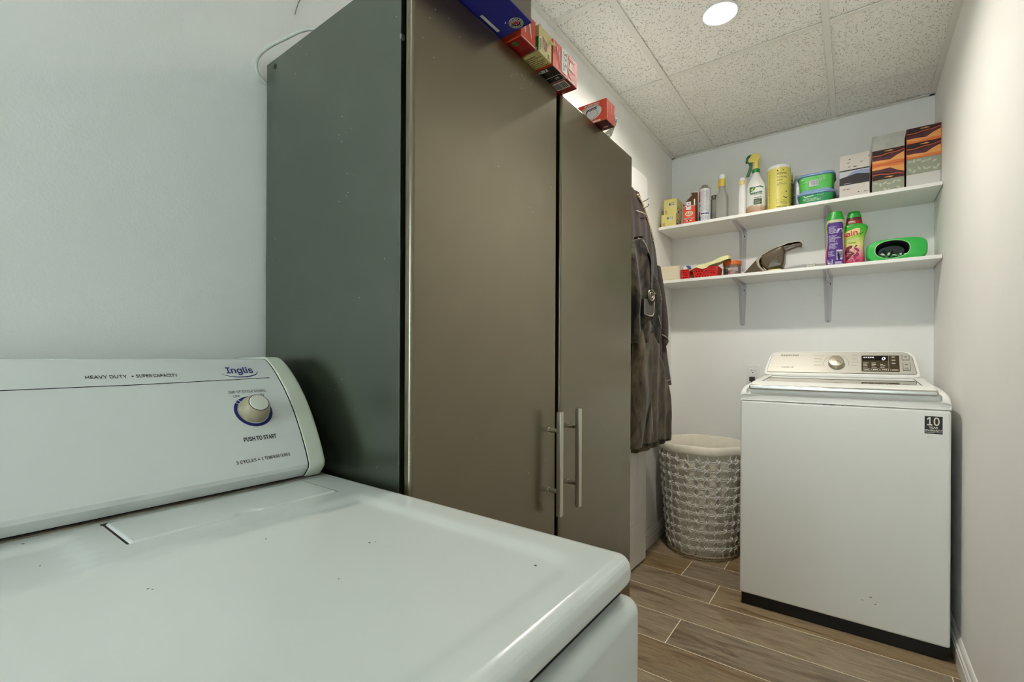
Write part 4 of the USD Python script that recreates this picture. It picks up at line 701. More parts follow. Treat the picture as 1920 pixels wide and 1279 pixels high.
for x0, x1, z0, z1, sd in ((0.1735, 0.1975, 1.0765, 1.0975, 1), (0.1755, 0.1995, 1.0305, 1.063, 2)):
    bt = part(wash, 'button', place(cbox(x0, x1, up_(z0), up_(z1), 0.001, 0.0050, 0.0010), CM), SILVER); q = sbox(x0 - 0.001, up_(z0) - 0.001, x1 + 0.001, up_(z1) + 0.001)
    part(bt, 'button_surround', on_panel(slab(shapely.difference(q.buffer(0.0004), sbox(x0, up_(z0), x1, up_(z1))), 0.0004)), GREYP, smooth=False)
    part(bt, 'print', on_panel(slab(shapely.union_all([bars(x0 + 0.006, x1 - 0.006, up_(z1) - 0.0125, up_(z1) - 0.0055, 2, sd, 0.6, 0.1)] + ([bars(x0 + 0.005, x1 - 0.005, up_(z0) + 0.004, up_(z0) + 0.014, 4, 9, 0.45, 0.0)] if sd == 2 else [sbox(x0 + 0.003, up_(z0) + 0.004, x1 - 0.003, up_(z0) + 0.0046)])), 0.0003), 0.0051), GREYP, smooth=False)
# warranty sticker
st = part(wash, 'sticker', cbox(0.2040, 0.2525, WF - 0.0005, WF + 0.001, 0.8125, 0.8755, 0.0002), mat('black_sticker', (22, 14, 14), 0.4), smooth=False, label='black warranty sticker')
SMx = front_y(0.2040, WF - 0.0005, 0.8125)
part(st, 'lettering', place(words('10', 0.0285, 0.034, bold=True), SMx @ frame((0.0065, 0.0305, 0), (1, 0, 0), (0, 1, 0))), WHITEP, smooth=False); part(st, 'lettering', place(words('YEAR', 0.0072, 0.024, bold=True), SMx @ frame((0.0118, 0.0190, 0), (1, 0, 0), (0, 1, 0))), WHITEP, smooth=False); part(st, 'lettering', place(words('WARRANTY', 0.0072, 0.0455, bold=True), SMx @ frame((0.0015, 0.0085, 0), (1, 0, 0), (0, 1, 0))), WHITEP, smooth=False); part(st, 'print', slab(bars(0.002, 0.0465, 0.0045, 0.0062, 1, 3, 0.8, 0.0), 0.0003, SMx), WHITEP, smooth=False)
for (x, z, r) in ((0.214, 0.801, 0.0012), (0.222, 0.800, 0.0010), (0.026, 0.150, 0.0022), (0.052, 0.168, 0.003), (0.066, 0.146, 0.0026), (0.071, 0.156, 0.0014)):
    part(wash, 'scuff', slab(affinity.scale(Point(0, 0).buffer(r), 1.5, 0.7), 0.0002, front_y(x, WF, z)), mat('scuff', (150, 148, 136), 0.6), smooth=False)
for a, b, h_ in ((-0.19, -0.165, 0.0012), (-0.105, -0.092, 0.0018), (-0.085, -0.062, 0.0020), (-0.042, -0.037, 0.0016)): part(wash, 'seam_chip', slab(sbox(a, 0, b, h_), 0.0004, front_y(0, WF, 0.8965)), LOOKS['paint_chip'], smooth=False, label='chipped paint along the top seam')

# wall outlet with a plug
ol = thing('wall_outlet', 'white duplex wall outlet left of the washer console', 'outlet', (-0.4805, YF, 0.93))
OX, OZ = -0.4805, 0.9885
part(ol, 'cover_plate', rbox(OX - 0.035, OX + 0.035, YF - 0.006, YF + 0.002, OZ - 0.0575, OZ + 0.0575, 0.003, 16), PLASTIC_W)
part(ol, 'receptacle', rbox(OX - 0.0165, OX + 0.0165, YF - 0.0085, YF - 0.002, OZ - 0.034, OZ + 0.034, 0.002, 12), PLASTIC_W)
part(ol, 'slot', slab(shapely.union_all([sbox(-0.0075, 0.021, -0.0055, 0.030), sbox(0.0055, 0.022, 0.0072, 0.029), Point(0, 0.0125).buffer(0.0026)]), 0.0004, front_y(OX, YF - 0.0086, OZ)), DARKGAP, smooth=False)
pl = thing('power_plug', 'dark brown power plug in the lower socket beside the washer', 'plug', (OX, YF - 0.03, 0.9))
part(pl, 'plug_body', rbox(OX - 0.0135, OX + 0.0135, YF - 0.042, YF - 0.0087, OZ - 0.038, OZ - 0.012, 0.004, 16), mat('brown_rubber', (48, 38, 30), 0.5))
part(pl, 'cord', tube(curve([(OX, YF - 0.040, OZ - 0.030), (OX, YF - 0.048, OZ - 0.06), (OX + 0.004, YF - 0.04, OZ - 0.2), (OX + 0.02, YF - 0.035, OZ - 0.45), (OX + 0.06, YF - 0.035, 0.10)], 40), 0.0035, 8), LOOKS['brown_rubber'])

# ---------------------------------------------------------------- shelves
SHELFW = mat('white_melamine', (242, 241, 236), 0.35); BRACKET = mat('grey_white_bracket', (206, 202, 204), 0.4)
SF, U0, U1, L0, L1 = 2.737, 1.8435, 1.860, 1.524, 1.5405
SX0, SX1 = -0.944, 0.3035
def shelf(label, z0, z1, xs):
    t = thing('wall_shelf', label, 'shelf', (-0.32, 2.88, z0), 'white wall shelves')
    part(t, 'shelf_board', cbox(SX0, SX1, SF, YF, z0, z1, 0.0008), SHELFW, smooth=False)
    for x in xs:
        b = part(t, 'bracket', cat_([slab(Polygon([(-0.0215, 0), (0.0215, 0), (0.0140, -0.236), (0.009, -0.246), (-0.009, -0.246), (-0.0140, -0.236)]), 0.003, front_y(x, YF, z0)),
            slab(Polygon([(-0.0215, 0), (0.0215, 0), (0.0120, -0.262), (-0.0120, -0.262)]), 0.003, frame((x, YF, z0), (-1, 0, 0), (0, 1, 0))),
            tube(np.array([(x, YF - 0.0035, z0 - 0.236), (x, YF - 0.006, z0 - 0.16), (x, YF - 0.010, z0 - 0.07), (x, YF - 0.022, z0 - 0.022), (x, YF - 0.07, z0 - 0.010), (x, YF - 0.16, z0 - 0.006), (x, YF - 0.25, z0 - 0.0035)]), [0.003, 0.005, 0.007, 0.009, 0.007, 0.005, 0.003], 10),
            slab(Polygon([(0, 0), (0.062, 0), (0, -0.062)]), 0.0022, frame((x - 0.0011, YF - 0.002, z0 - 0.002), (0, -1, 0), (0, 0, 1)))]), BRACKET)
        for dx, dz in ((0.009, -0.038), (0.0, -0.236)): part(b, 'screw', lathe([(0.0036, 0), (0.0036, 0.001), (0.002, 0.0018), (0, 0.0018)], 0, 0, 12).apply_transform(front_y(x + dx, YF - 0.003, z0 + dz)), mat('dark_screw', (26, 24, 22), 0.5))
    return t
shelf('long white upper wall shelf holding cleaning products and tissue boxes', U0, U1, (-0.538, -0.118))
shelf('long white lower wall shelf holding red baskets and a hand vacuum', L0, L1, (-0.538, -0.118))
U, L = U1, L1

# ---- upper shelf, from the left
PAPERT = mat('cream_print', (226, 218, 190), 0.5); TEAL = mat('teal_print', (60, 104, 120), 0.5); BROWN_P = mat('brown_print', (96, 66, 40), 0.5); PALEY = mat('lemon_card', (226, 212, 132), 0.4)
def yellow_box(label, x0, x1, y0, z0, z1, seed):
    t = thing('yellow_carton', label, 'box', ((x0 + x1) / 2, y0 + 0.055, z0), 'yellow cartons on the upper shelf')
    part(t, 'carton', cbox(x0, x1, y0, y0 + 0.11, z0, z1, 0.001), PALEY, smooth=False)
    M = front_y(x0, y0, z0); w, h = x1 - x0, z1 - z0
    part(t, 'print', slab(sbox(0.40 * w, 0.58 * h, 0.80 * w, 0.72 * h), 0.0003, M), TEAL, smooth=False); part(t, 'print', slab(shapely.union_all([sbox(0.52 * w, 0.61 * h, 0.78 * w, 0.69 * h), sbox(0.52 * w, 0.44 * h, 0.78 * w, 0.56 * h), Point(0.6 * w, 0.86 * h).buffer(0.004)]), 0.0005, M), PAPERT, smooth=False)
    part(t, 'print', slab(bars(0.10 * w, 0.26 * w, 0.08 * h, 0.32 * h, 4, seed, 0.6, 0.1), 0.0003, M), mat('ochre_print', (150, 124, 60), 0.5), smooth=False)
    part(t, 'print', slab(sbox(0.985 * w, 0, w * 1.0, h), 0.0004, M), PAPERT, smooth=False)
    S = front_x(x1, y0, z0); part(t, 'print', slab(shapely.union_all([affinity.rotate(sbox(0.012 + 0.022 * i, 0.03 + 0.01 * (i % 2), 0.026 + 0.022 * i, 0.036 + 0.01 * (i % 2)), -35) for i in range(4)] + [sbox(0.02, 0.01, 0.05, 0.022)]), 0.0003, S), BROWN_P, smooth=False); part(t, 'print', slab(sbox(0.0, 0.0, 0.012, h), 0.0002, S), PAPERT, smooth=False)
    return t
yellow_box('lower of two stacked yellow cartons at the left end of the upper shelf', -0.932, -0.848, 2.750, U, 1.9345, 1)
yellow_box('upper of two stacked yellow cartons at the left end of the upper shelf', -0.922, -0.847, 2.766, 1.9345, 2.027, 2)

t = thing('opened_carton', 'opened orange-red carton with a torn brown flap beside the yellow cartons', 'box', (-0.772, 2.78, U))
x0, x1, y0, y1 = -0.8065, -0.7375, 2.752, 2.800
part(t, 'front_panel', cbox(x0, x1, y0, y0 + 0.0012, U, 1.962, 0.0003), ORANGE_C, smooth=False); part(t, 'side_panel', cbox(x0, x0 + 0.0012, y0, y1, U, 1.978, 0.0003), ORANGE_C, smooth=False); part(t, 'side_panel', cbox(x1 - 0.0012, x1, y0, y1, U, 1.962, 0.0003), mat('dark_brown_card', (84, 50, 24), 0.7), smooth=False)
KRAFT = mat('brown_kraft', (96, 62, 32), 0.8)
part(t, 'back_flap', slab(Polygon([(0, 0), (0.069, 0), (0.070, 0.186), (0.029, 0.190), (0.0385, 0.176), (0.003, 0.144)]), 0.0012, front_y(x0, y1, U)), KRAFT, smooth=False, label='torn brown inside flap')
part(t, 'top_strip', slab(Polygon([(0.029, 0.190), (0.070, 0.186), (0.071, 0.190), (0.028, 0.1935)]), 0.0016, front_y(x0, y1, U)), mat('white_card', (232, 230, 224), 0.5), smooth=False)
part(t, 'foil_tube', lathe([(0.0125, U + 0.002), (0.0125, 1.998), (0.011, 2.001), (0.0, 2.001)], -0.7495, 2.776, 24), mat('foil', (140, 130, 116), 0.3, metal=0.8), label='silvery tube inside the carton')
M = front_y(x0, y0, U)
part(t, 'print', slab(rrect(0.018, 0.045, 0.078, 0.125, 0.004), 0.0004, M), LOOKS['white_card'], smooth=False); [part(t, 'print', slab(g, 0.0006, M), RED_P, smooth=False) for g in (shapely.difference(sbox(0.023, 0.096, 0.041, 0.106), sbox(0.0255, 0.0985, 0.0385, 0.1035)), Point(0.032, 0.114).buffer(0.003))]
part(t, 'print', slab(sbox(0, 0.0985, 0.069, 0.1015), 0.0003, M), LOOKS['white_card'], smooth=False)
part(t, 'print', slab(affinity.scale(Point(0.034, 0.056).buffer(1, 24), 0.022, 0.0155), 0.0003, M), PAPERT, smooth=False); part(t, 'lettering', place(words('40', 0.019, 0.029, bold=True), M @ frame((0.019, 0.047, 0.0002), (1, 0, 0), (0, 1, 0))), ORANGE_C, smooth=False)
part(t, 'print', slab(shapely.union_all([bars(0.009, 0.058, 0.025, 0.033, 1, 5, 0.9, 0.0), bars(0.016, 0.052, 0.012, 0.019, 1, 6, 0.9, 0.0)]), 0.0003, M), LOOKS['white_card'], smooth=False); part(t, 'print', slab(shapely.union_all([bars(0.012, 0.055, 0.0265, 0.0305, 1, 7, 0.9, 0.0), sbox(0.028, 0.012, 0.036, 0.019)]), 0.0006, M), BROWN_P, smooth=False)

def spray_can(name, label, cx, cy, r, z0, z1, ztop, body, group=None):
    t = thing(name, label, 'spray can', (cx, cy, z0), group)
    part(t, 'can', lathe([(r * 0.94, z0), (r, z0 + 0.003), (r, z1 - 0.003), (r * 0.97, z1)], cx, cy, 40), body)
    part(t, 'dome', lathe([(r * 0.97, z1 - 0.001), (r * 1.0, z1 + 0.002), (r * 0.90, z1 + 0.006), (r * 0.66, z1 + (ztop - z1) * 0.55), (r * 0.54, ztop - 0.004), (r * 0.50, ztop - 0.001), (r * 0.40, ztop), (0, ztop - 0.002)], cx, cy, 40), mat('tin', (176, 172, 160), 0.32, metal=0.85))
    return t
t = spray_can('aerosol_can', 'white aerosol can without its cap, orange stripe on its left', -0.700, 2.805, 0.0315, U, 2.053, 2.078, mat('white_can', (222, 222, 224), 0.3)); cx, cy, r = -0.700, 2.805, 0.0316; TURN = 0.245
part(t, 'print', wrap_y(slab(bars(-0.020, 0.024, 0.062, 0.182, 22, 3, 0.45, 0.25).segmentize(0.006), 0.0003), cx, cy, r, U, TURN), mat('pale_grey_print', (168, 170, 176), 0.5), smooth=False)
[part(t, 'print', wrap_y(slab(g.segmentize(0.004), 0.0003), cx, cy, r, U, TURN), ORANGE_C, smooth=False) for g in (sbox(-0.038, 0.118, -0.026, 0.180), sbox(-0.038, 0.0, -0.026, 0.062))]; part(t, 'print', wrap_y(slab(sbox(-0.036, 0.004, -0.024, 0.036).segmentize(0.004), 0.0005), cx, cy, r, U, TURN), BLUEINK, smooth=False)
part(t, 'print', wrap_y(slab(bars(-0.022, 0.024, 0.046, 0.054, 1, 8, 0.9, 0.0).segmentize(0.006), 0.0004), cx, cy, r, U, TURN), BLUEINK, smooth=False); part(t, 'print', wrap_y(slab(bars(-0.020, 0.024, 0.004, 0.040, 7, 12, 0.45, 0.3).segmentize(0.006), 0.0003), cx, cy, r, U, TURN), LOOKS['pale_grey_print'], smooth=False)
part(t, 'print', wrap_y(slab(shapely.difference(Point(-0.031, 0.098).buffer(0.008), Point(-0.031, 0.098).buffer(0.0055)).segmentize(0.003), 0.0004), cx, cy, r, U, TURN), INKGREY, smooth=False)

t = thing('spice_jar', 'small clear jar with a grey cap behind the aerosol can', 'jar', (-0.664, 2.868, U))
part(t, 'jar', lathe([(0.0158, U), (0.017, U + 0.002), (0.017, U + 0.145), (0.0155, U + 0.151), (0.0135, U + 0.154)], -0.664, 2.868, 32), see_through('clear_glass', (222, 224, 220), 0.16, 0.04)); part(t, 'cap', lathe([(0.0150, U + 0.151), (0.0150, U + 0.167), (0.0140, U + 0.1695), (0, U + 0.1695)], -0.664, 2.868, 32), mat('grey_cap', (112, 108, 98), 0.4, metal=0.5))
part(t, 'contents', lathe([(0.0145, U + 0.003), (0.0145, U + 0.06), (0, U + 0.062)], -0.664, 2.868, 24), mat('grey_powder', (178, 178, 170), 0.9))

t = thing('glass_bottle', 'frosted grey bottle with a yellow collar and white cap', 'bottle', (-0.606, 2.80, U)); bx, by = -0.607, 2.805
def bottle_rings(cx, cy, rows, n=3.0, k=44): return loft([ring(cx, cy, z, a, b, n=nn, k=k) for z, a, b, nn in rows])
part(t, 'bottle', bottle_rings(bx, by, [(U, 0.029, 0.021, 3.2), (U + 0.003, 0.0315, 0.023, 3.2), (U + 0.125, 0.0315, 0.023, 3.2), (U + 0.140, 0.029, 0.0215, 2.8), (U + 0.152, 0.0225, 0.019, 2.3), (U + 0.166, 0.0178, 0.0165, 2.0), (U + 0.190, 0.0155, 0.0150, 2.0), (U + 0.206, 0.0145, 0.0145, 2.0)]), mat('frosted_plastic', (176, 174, 166), 0.35, trans=0.25, ior=1.35))
part(t, 'collar', lathe([(0.0170, U + 0.190), (0.0172, U + 0.204), (0.0165, U + 0.232), (0.0160, U + 0.234)], bx, by, 32), mat('yellow_plastic', (224, 198, 84), 0.4)); part(t, 'cap', lathe([(0.0162, U + 0.232), (0.0170, U + 0.235), (0.0190, U + 0.250), (0.0188, U + 0.255), (0.012, U + 0.257), (0, U + 0.257)], bx, by, 32), PLASTIC_W); part(t, 'tag', cbox(bx - 0.0200, bx - 0.0155, by - 0.008, by + 0.006, U + 0.184, U + 0.226, 0.001), LOOKS['yellow_plastic'])

t = thing('white_bottle', 'slim white plastic bottle with a yellow band left of the trigger sprayer', 'bottle', (-0.502, 2.79, U)); bx, by = -0.5005, 2.792
part(t, 'bottle', bottle_rings(bx, by, [(U, 0.017, 0.014, 3), (U + 0.003, 0.0195, 0.016, 3), (U + 0.13, 0.0195, 0.016, 3), (U + 0.155, 0.0175, 0.015, 2.4), (U + 0.174, 0.0165, 0.0155, 2.0)]), mat('milky_plastic', (232, 230, 226), 0.35)); part(t, 'band', lathe([(0.0178, U + 0.172), (0.0178, U + 0.192), (0.0165, U + 0.194)], bx, by, 32), mat('straw_band', (228, 208, 142), 0.4)); part(t, 'cap', lathe([(0.0150, U + 0.194), (0.0135, U + 0.204), (0.0105, U + 0.211), (0.006, U + 0.2125), (0, U + 0.2125)], bx, by, 32), PLASTIC_W)

def spray_label():
    n = {'tc': ('texture_coordinate', {}), 'x': ('separate_xyz', {}), 'n1': ('noise_texture', dict(scale=22.0, detail=3.0)), 'a': ('math', dict(math_type='multiply_add', value2=0.05)), 'r': ('rgb_ramp', dict(ramp=[(0.0, lin((150, 108, 78))), (0.30, lin((172, 132, 104))), (0.46, lin((186, 158, 134))), (0.50, lin((216, 222, 214))), (1.0, lin((222, 226, 220)))])), 'm': ('map_range', dict(from_min=0.0, from_max=0.15)), 'p': ('principled_bsdf', dict(roughness=0.35))}
    return usdkit.material(stage, '/World/Looks/floor_photo_label', n, [('tc.object', 'x.vector'), ('tc.object', 'n1.vector'), ('n1.fac', 'a.value1'), ('x.z', 'a.value3'), ('a.value', 'm.value'), ('m.result', 'r.fac'), ('r.color', 'p.base_color')], surface='p.BSDF')
t = thing('spray_bottle', 'white trigger spray bottle with a yellow head and green trigger', 'spray bottle', (-0.439, 2.82, U)); bx, by = -0.4390, 2.822
GREEN_D = mat('dark_green_plastic', (14, 96, 44), 0.35); YEL = mat('pale_yellow_plastic', (230, 210, 104), 0.4)
part(t, 'bottle', bottle_rings(bx, by, [(U, 0.045, 0.026, 3), (U + 0.004, 0.049, 0.029, 3), (U + 0.15, 0.0485, 0.029, 3), (U + 0.172, 0.043, 0.028, 2.6), (U + 0.200, 0.029, 0.024, 2.2), (U + 0.222, 0.0195, 0.0185, 2.0), (U + 0.236, 0.0165, 0.0165, 2.0)]), LOOKS['milky_plastic'])
part(t, 'label_wrap', loft([ring(bx, by, U + 0.006, 0.0494, 0.0294, 3, 60), ring(bx, by, U + 0.150, 0.0490, 0.0294, 3, 60)], (False, False)), spray_label())
part(t, 'collar', lathe([(0.0182, U + 0.232), (0.0188, U + 0.236), (0.0180, U + 0.252), (0.0165, U + 0.254)], bx, by, 36), mat('green_plastic', (22, 136, 62), 0.35))
part(t, 'neck', bottle_rings(bx, by, [(U + 0.252, 0.0150, 0.0145, 2.4), (U + 0.285, 0.0135, 0.0135, 2.4), (U + 0.300, 0.0145, 0.0135, 2.6)]), YEL)
hd = Polygon([(-0.034, 0.296), (-0.036, 0.303), (-0.030, 0.311), (-0.024, 0.330), (-0.010, 0.3375), (0.010, 0.3365), (0.021, 0.318), (0.018, 0.306), (0.010, 0.296), (-0.010, 0.293)]).buffer(-0.003).buffer(0.003, quad_segs=5)
part(t, 'head', slab(hd, 0.026, front_y(bx, by + 0.013, U)), YEL); part(t, 'nozzle', loft([np.c_[np.full(16, bx - x), by + rr * np.cos(np.arange(16) * math.pi / 8), U + 0.3035 + rr * np.sin(np.arange(16) * math.pi / 8)] for x, rr in ((0.034, 0.0075), (0.045, 0.0075), (0.051, 0.0060), (0.051, 0.0025))]), GREEN_D)
part(t, 'top_grip', slab(LineString([(-0.046, 0.308), (-0.043, 0.322), (-0.036, 0.331), (-0.024, 0.3345)]).buffer(0.0042), 0.016, front_y(bx, by + 0.008, U)), GREEN_D)
part(t, 'trigger', slab(Polygon([(-0.036, 0.293), (-0.022, 0.2955), (-0.0175, 0.284), (-0.022, 0.262), (-0.034, 0.224), (-0.047, 0.2235), (-0.037, 0.250), (-0.030, 0.272), (-0.033, 0.285)]).buffer(0.001), 0.015, front_y(bx, by + 0.0075, U)), GREEN_D)
def sep(mesh, z0, dx=0.0):                                                       # print lying on the flattened bottle
    v, f = raw(mesh); x = v[:, 0] + dx; q = np.clip(np.abs(x) / 0.0495, 0, 0.995); y = by - 0.0296 * (1 - q ** 3) ** (1 / 3) - v[:, 2]; return trimesh.Trimesh(np.stack([bx + x, y, z0 + v[:, 1]], 1), f, process=False)
part(t, 'print', sep(slab(Polygon([(-0.026, 0.118), (-0.026, 0.152), (0.006, 0.150), (0.0, 0.140), (-0.012, 0.132)]).segmentize(0.006), 0.0004), U), mat('bottle_green_print', (26, 84, 40), 0.4), smooth=False); part(t, 'print', sep(slab(Polygon([(0.006, 0.152), (0.026, 0.1525), (0.040, 0.146), (0.040, 0.140), (0.024, 0.147), (0.004, 0.147)]).segmentize(0.006), 0.0004), U), LOOKS['bottle_green_print'], smooth=False)
[part(t, 'print', sep(slab(g, 0.0007), U), mat('lime_print', (150, 190, 70), 0.4), smooth=False) for g in (LineString([(-0.018, 0.136), (-0.008, 0.144)]).buffer(0.003), LineString([(-0.014, 0.128), (-0.002, 0.136)]).buffer(0.002))]
part(t, 'lettering', sep(affinity.rotate(bars(-0.022, 0.036, 0.113, 0.124, 1, 3, 0.8, 0.0), 5).segmentize(0.005) and slab(affinity.rotate(bars(-0.022, 0.036, 0.113, 0.124, 1, 3, 0.8, 0.0), 5).segmentize(0.005), 0.0006), U), LOOKS['bottle_green_print'], smooth=False); part(t, 'print', sep(slab(shapely.union_all([affinity.rotate(bars(-0.005, 0.036, 0.107, 0.110, 1, 4, 0.9, 0.0), 5), bars(-0.004, 0.032, 0.090, 0.094, 1, 5, 0.8, 0.0)]).segmentize(0.005), 0.0006), U), INK, smooth=False)
part(t, 'print', sep(slab(rrect(-0.006, 0.033, 0.054, 0.085, 0.003).segmentize(0.006), 0.0005), U), mat('dark_green_patch', (46, 62, 34), 0.4), smooth=False); part(t, 'print', sep(slab(bars(0.0, 0.029, 0.060, 0.080, 3, 5, 0.4, 0.2).segmentize(0.006), 0.0008), U), mat('sage_print', (140, 150, 110), 0.5), smooth=False)

def wipes(label, cx, cy, turn):
    t = thing('wipes_canister', label, 'canister', (cx, cy, U), 'yellow wipes canisters')
    part(t, 'canister', lathe([(0.0525, U), (0.0545, U + 0.003), (0.0545, U + 0.222), (0.0535, U + 0.224)], cx, cy, 56), mat('butter_label', (226, 212, 110), 0.4)); part(t, 'base_rim', lathe([(0.0548, U + 0.0005), (0.0552, U + 0.004), (0.0546, U + 0.008)], cx, cy, 56), PALEY)
    part(t, 'lid', lathe([(0.0540, U + 0.222), (0.0545, U + 0.230), (0.0535, U + 0.238), (0.0490, U + 0.242), (0.0, U + 0.243)], cx, cy, 56), PLASTIC_W, label='white lid')
    W = lambda p, d=0.0003: wrap_y(slab(p.segmentize(0.006), d), cx, cy, 0.0546, U, turn)
    OL = mat('olive_print', (104, 104, 46), 0.5)
    part(t, 'print', W(shapely.difference(rrect(-0.008, 0.021, 0.203, 0.212, 0.002), rrect(-0.003, 0.019, 0.2055, 0.2095, 0.001))), BLACK_C, smooth=False)
    part(t, 'lettering', wrap_y(place(words('disinfecting', 0.0100, 0.046), frame((-0.008, 0.168, 0), (1, 0, 0), (0, 1, 0))), cx, cy, 0.0546, U, turn), OL, smooth=False); part(t, 'lettering', wrap_y(place(words('wipes', 0.0100, 0.026), frame((-0.008, 0.153, 0), (1, 0, 0), (0, 1, 0))), cx, cy, 0.0546, U, turn), OL, smooth=False)
    part(t, 'print', W(shapely.union_all([bars(-0.008, 0.043, 0.186, 0.198, 2, 3, 0.4, 0.3), bars(-0.008, 0.040, 0.128, 0.148, 3, 5, 0.25, 0.3), bars(0.008, 0.043, 0.030, 0.056, 4, 7, 0.25, 0.3), bars(-0.010, 0.043, 0.016, 0.021, 1, 9, 0.7, 0.1), bars(-0.050, -0.046, 0.02, 0.20, 24, 2, 0.6, 0.2)])), OL, smooth=False)
    [part(t, 'print', W(g), BLACK_C, smooth=False) for g in (LineString([(0.022, 0.068), (0.034, 0.062), (0.042, 0.066)]).buffer(0.0016), Point(0.036, 0.095).buffer(0.003))]; part(t, 'print', W(shapely.difference(rrect(-0.010, 0.001, 0.036, 0.056, 0.001), rrect(-0.0093, 0.0003, 0.0367, 0.0553, 0.0008))), OL, smooth=False)
    return t
wp = wipes('yellow canister of disinfecting wipes with a white lid right of the sprayer', -0.3300, 2.830, 0.10)
copy_thing(wp, (-0.001, 0.122, 0), 30.0, 'second yellow wipes canister, mostly hidden behind the front one')
t = thing('clear_bottle', 'grey-blue clear plastic bottle half hidden behind the green tubs', 'bottle', (-0.258, 2.925, U)); part(t, 'bottle', bottle_rings(-0.246, 2.945, [(U, 0.028, 0.022, 4), (U + 0.17, 0.029, 0.023, 4), (U + 0.185, 0.024, 0.02, 3), (U + 0.195, 0.020, 0.018, 2)]), mat('grey_blue_plastic', (150, 164, 172), 0.25)); part(t, 'cap', lathe([(0.022, U + 0.195), (0.022, U + 0.211), (0.0, U + 0.212)], -0.246, 2.945, 28), mat('pale_grey_plastic', (196, 200, 200), 0.4))
[part(t, 'print', slab(sbox(-0.026, z, 0.026, z + 0.003), 0.0004, front_y(-0.246, 2.9215, U)), mat('white_line_print', (220, 224, 224), 0.5), smooth=False) for z in (0.150, 0.105)]

TUBG, TUBG2, TUBL = mat('bright_green_label', (84, 190, 82), 0.3), mat('deep_green_label', (16, 142, 74), 0.3), mat('sky_blue_lid', (124, 156, 196), 0.28)
def tub(label, z0, h, green, seed):
    t = thing('plastic_tub', label, 'tub', (-0.163, 2.85, z0), 'green tubs with blue lids'); cx, cy = -0.163, 2.855
    part(t, 'tub_body', bottle_rings(cx, cy, [(z0, 0.066, 0.080, 5), (z0 + 0.002, 0.070, 0.084, 5), (z0 + h - 0.012, 0.0745, 0.089, 5)], k=60), mat('clear_blue_plastic', (146, 176, 206), 0.2)); part(t, 'label_wrap', loft([ring(cx, cy, z0 + 0.011, 0.0718, 0.0858, 5, 60), ring(cx, cy, z0 + h - 0.014, 0.0750, 0.0895, 5, 60)], (False, False)), green)
    part(t, 'lid', bottle_rings(cx, cy, [(z0 + h - 0.013, 0.0760, 0.0905, 5), (z0 + h - 0.011, 0.0810, 0.0955, 5), (z0 + h - 0.005, 0.0820, 0.0965, 5), (z0 + h - 0.001, 0.0800, 0.0945, 5), (z0 + h, 0.0770, 0.0915, 5), (z0 + h - 0.002, 0.0740, 0.0885, 5)], k=60), TUBL); return t, front_y(cx - 0.072, cy - 0.0882, z0)
t, M = tub('lower green tub with white print and a blue lid, under the other tub', U, 0.062, TUBG2, 1)
M = M @ frame((0, 0, 0.0005), (1, 0, 0), (0, 1, 0)); part(t, 'print', slab(shapely.union_all([bars(0.018, 0.100, 0.016, 0.034, 3, 4, 0.4, 0.3), affinity.translate(affinity.rotate(bars(0, 0.035, 0, 0.006, 1, 3, 0.8, 0.0), 8), 0.030, 0.038), LineString([(0.018, 0.042), (0.024, 0.046), (0.028, 0.041), (0.023, 0.038), (0.031, 0.036)]).buffer(0.0012)]), 0.0004, M), mat('mint_print', (190, 226, 190), 0.45), smooth=False); part(t, 'print', slab(shapely.difference(affinity.scale(Point(0.092, 0.043).buffer(1), 0.014, 0.005), affinity.scale(Point(0.092, 0.043).buffer(1), 0.013, 0.004)), 0.0004, M), LOOKS['mint_print'], smooth=False)
t, M = tub('upper green tub with a barcode and a blue lid, stacked on the other tub', U + 0.062, 0.091, TUBG, 2)
M = M @ frame((0, 0, 0.0018), (1, 0, 0), (0, 1, 0)); part(t, 'print', slab(sbox(0.046, 0.026, 0.084, 0.056), 0.0004, M), mat('pale_lilac_card', (216, 212, 216), 0.5), smooth=False); part(t, 'barcode', slab(barcode(0.052, 0.081, 0.030, 0.053, 3), 0.0006, M), mat('violet_grey_print', (112, 104, 130), 0.5), smooth=False)
part(t, 'print', slab(shapely.union_all([shapely.difference(Point(x, y).buffer(0.0042), Point(x, y).buffer(0.0029)) for x, y in ((0.092, 0.058), (0.102, 0.056), (0.096, 0.048), (0.107, 0.060), (0.111, 0.055))]), 0.0004, M), LOOKS['pale_lilac_card'], smooth=False); part(t, 'print', slab(shapely.union_all([LineString([(0.012, 0.064), (0.024, 0.066)]).buffer(0.0016), LineString([(0.022, 0.048), (0.050, 0.053)]).buffer(0.0014), LineString([(0.085, 0.068), (0.115, 0.071)]).buffer(0.0006)]), 0.0004, M), LOOKS['mint_print'], smooth=False)

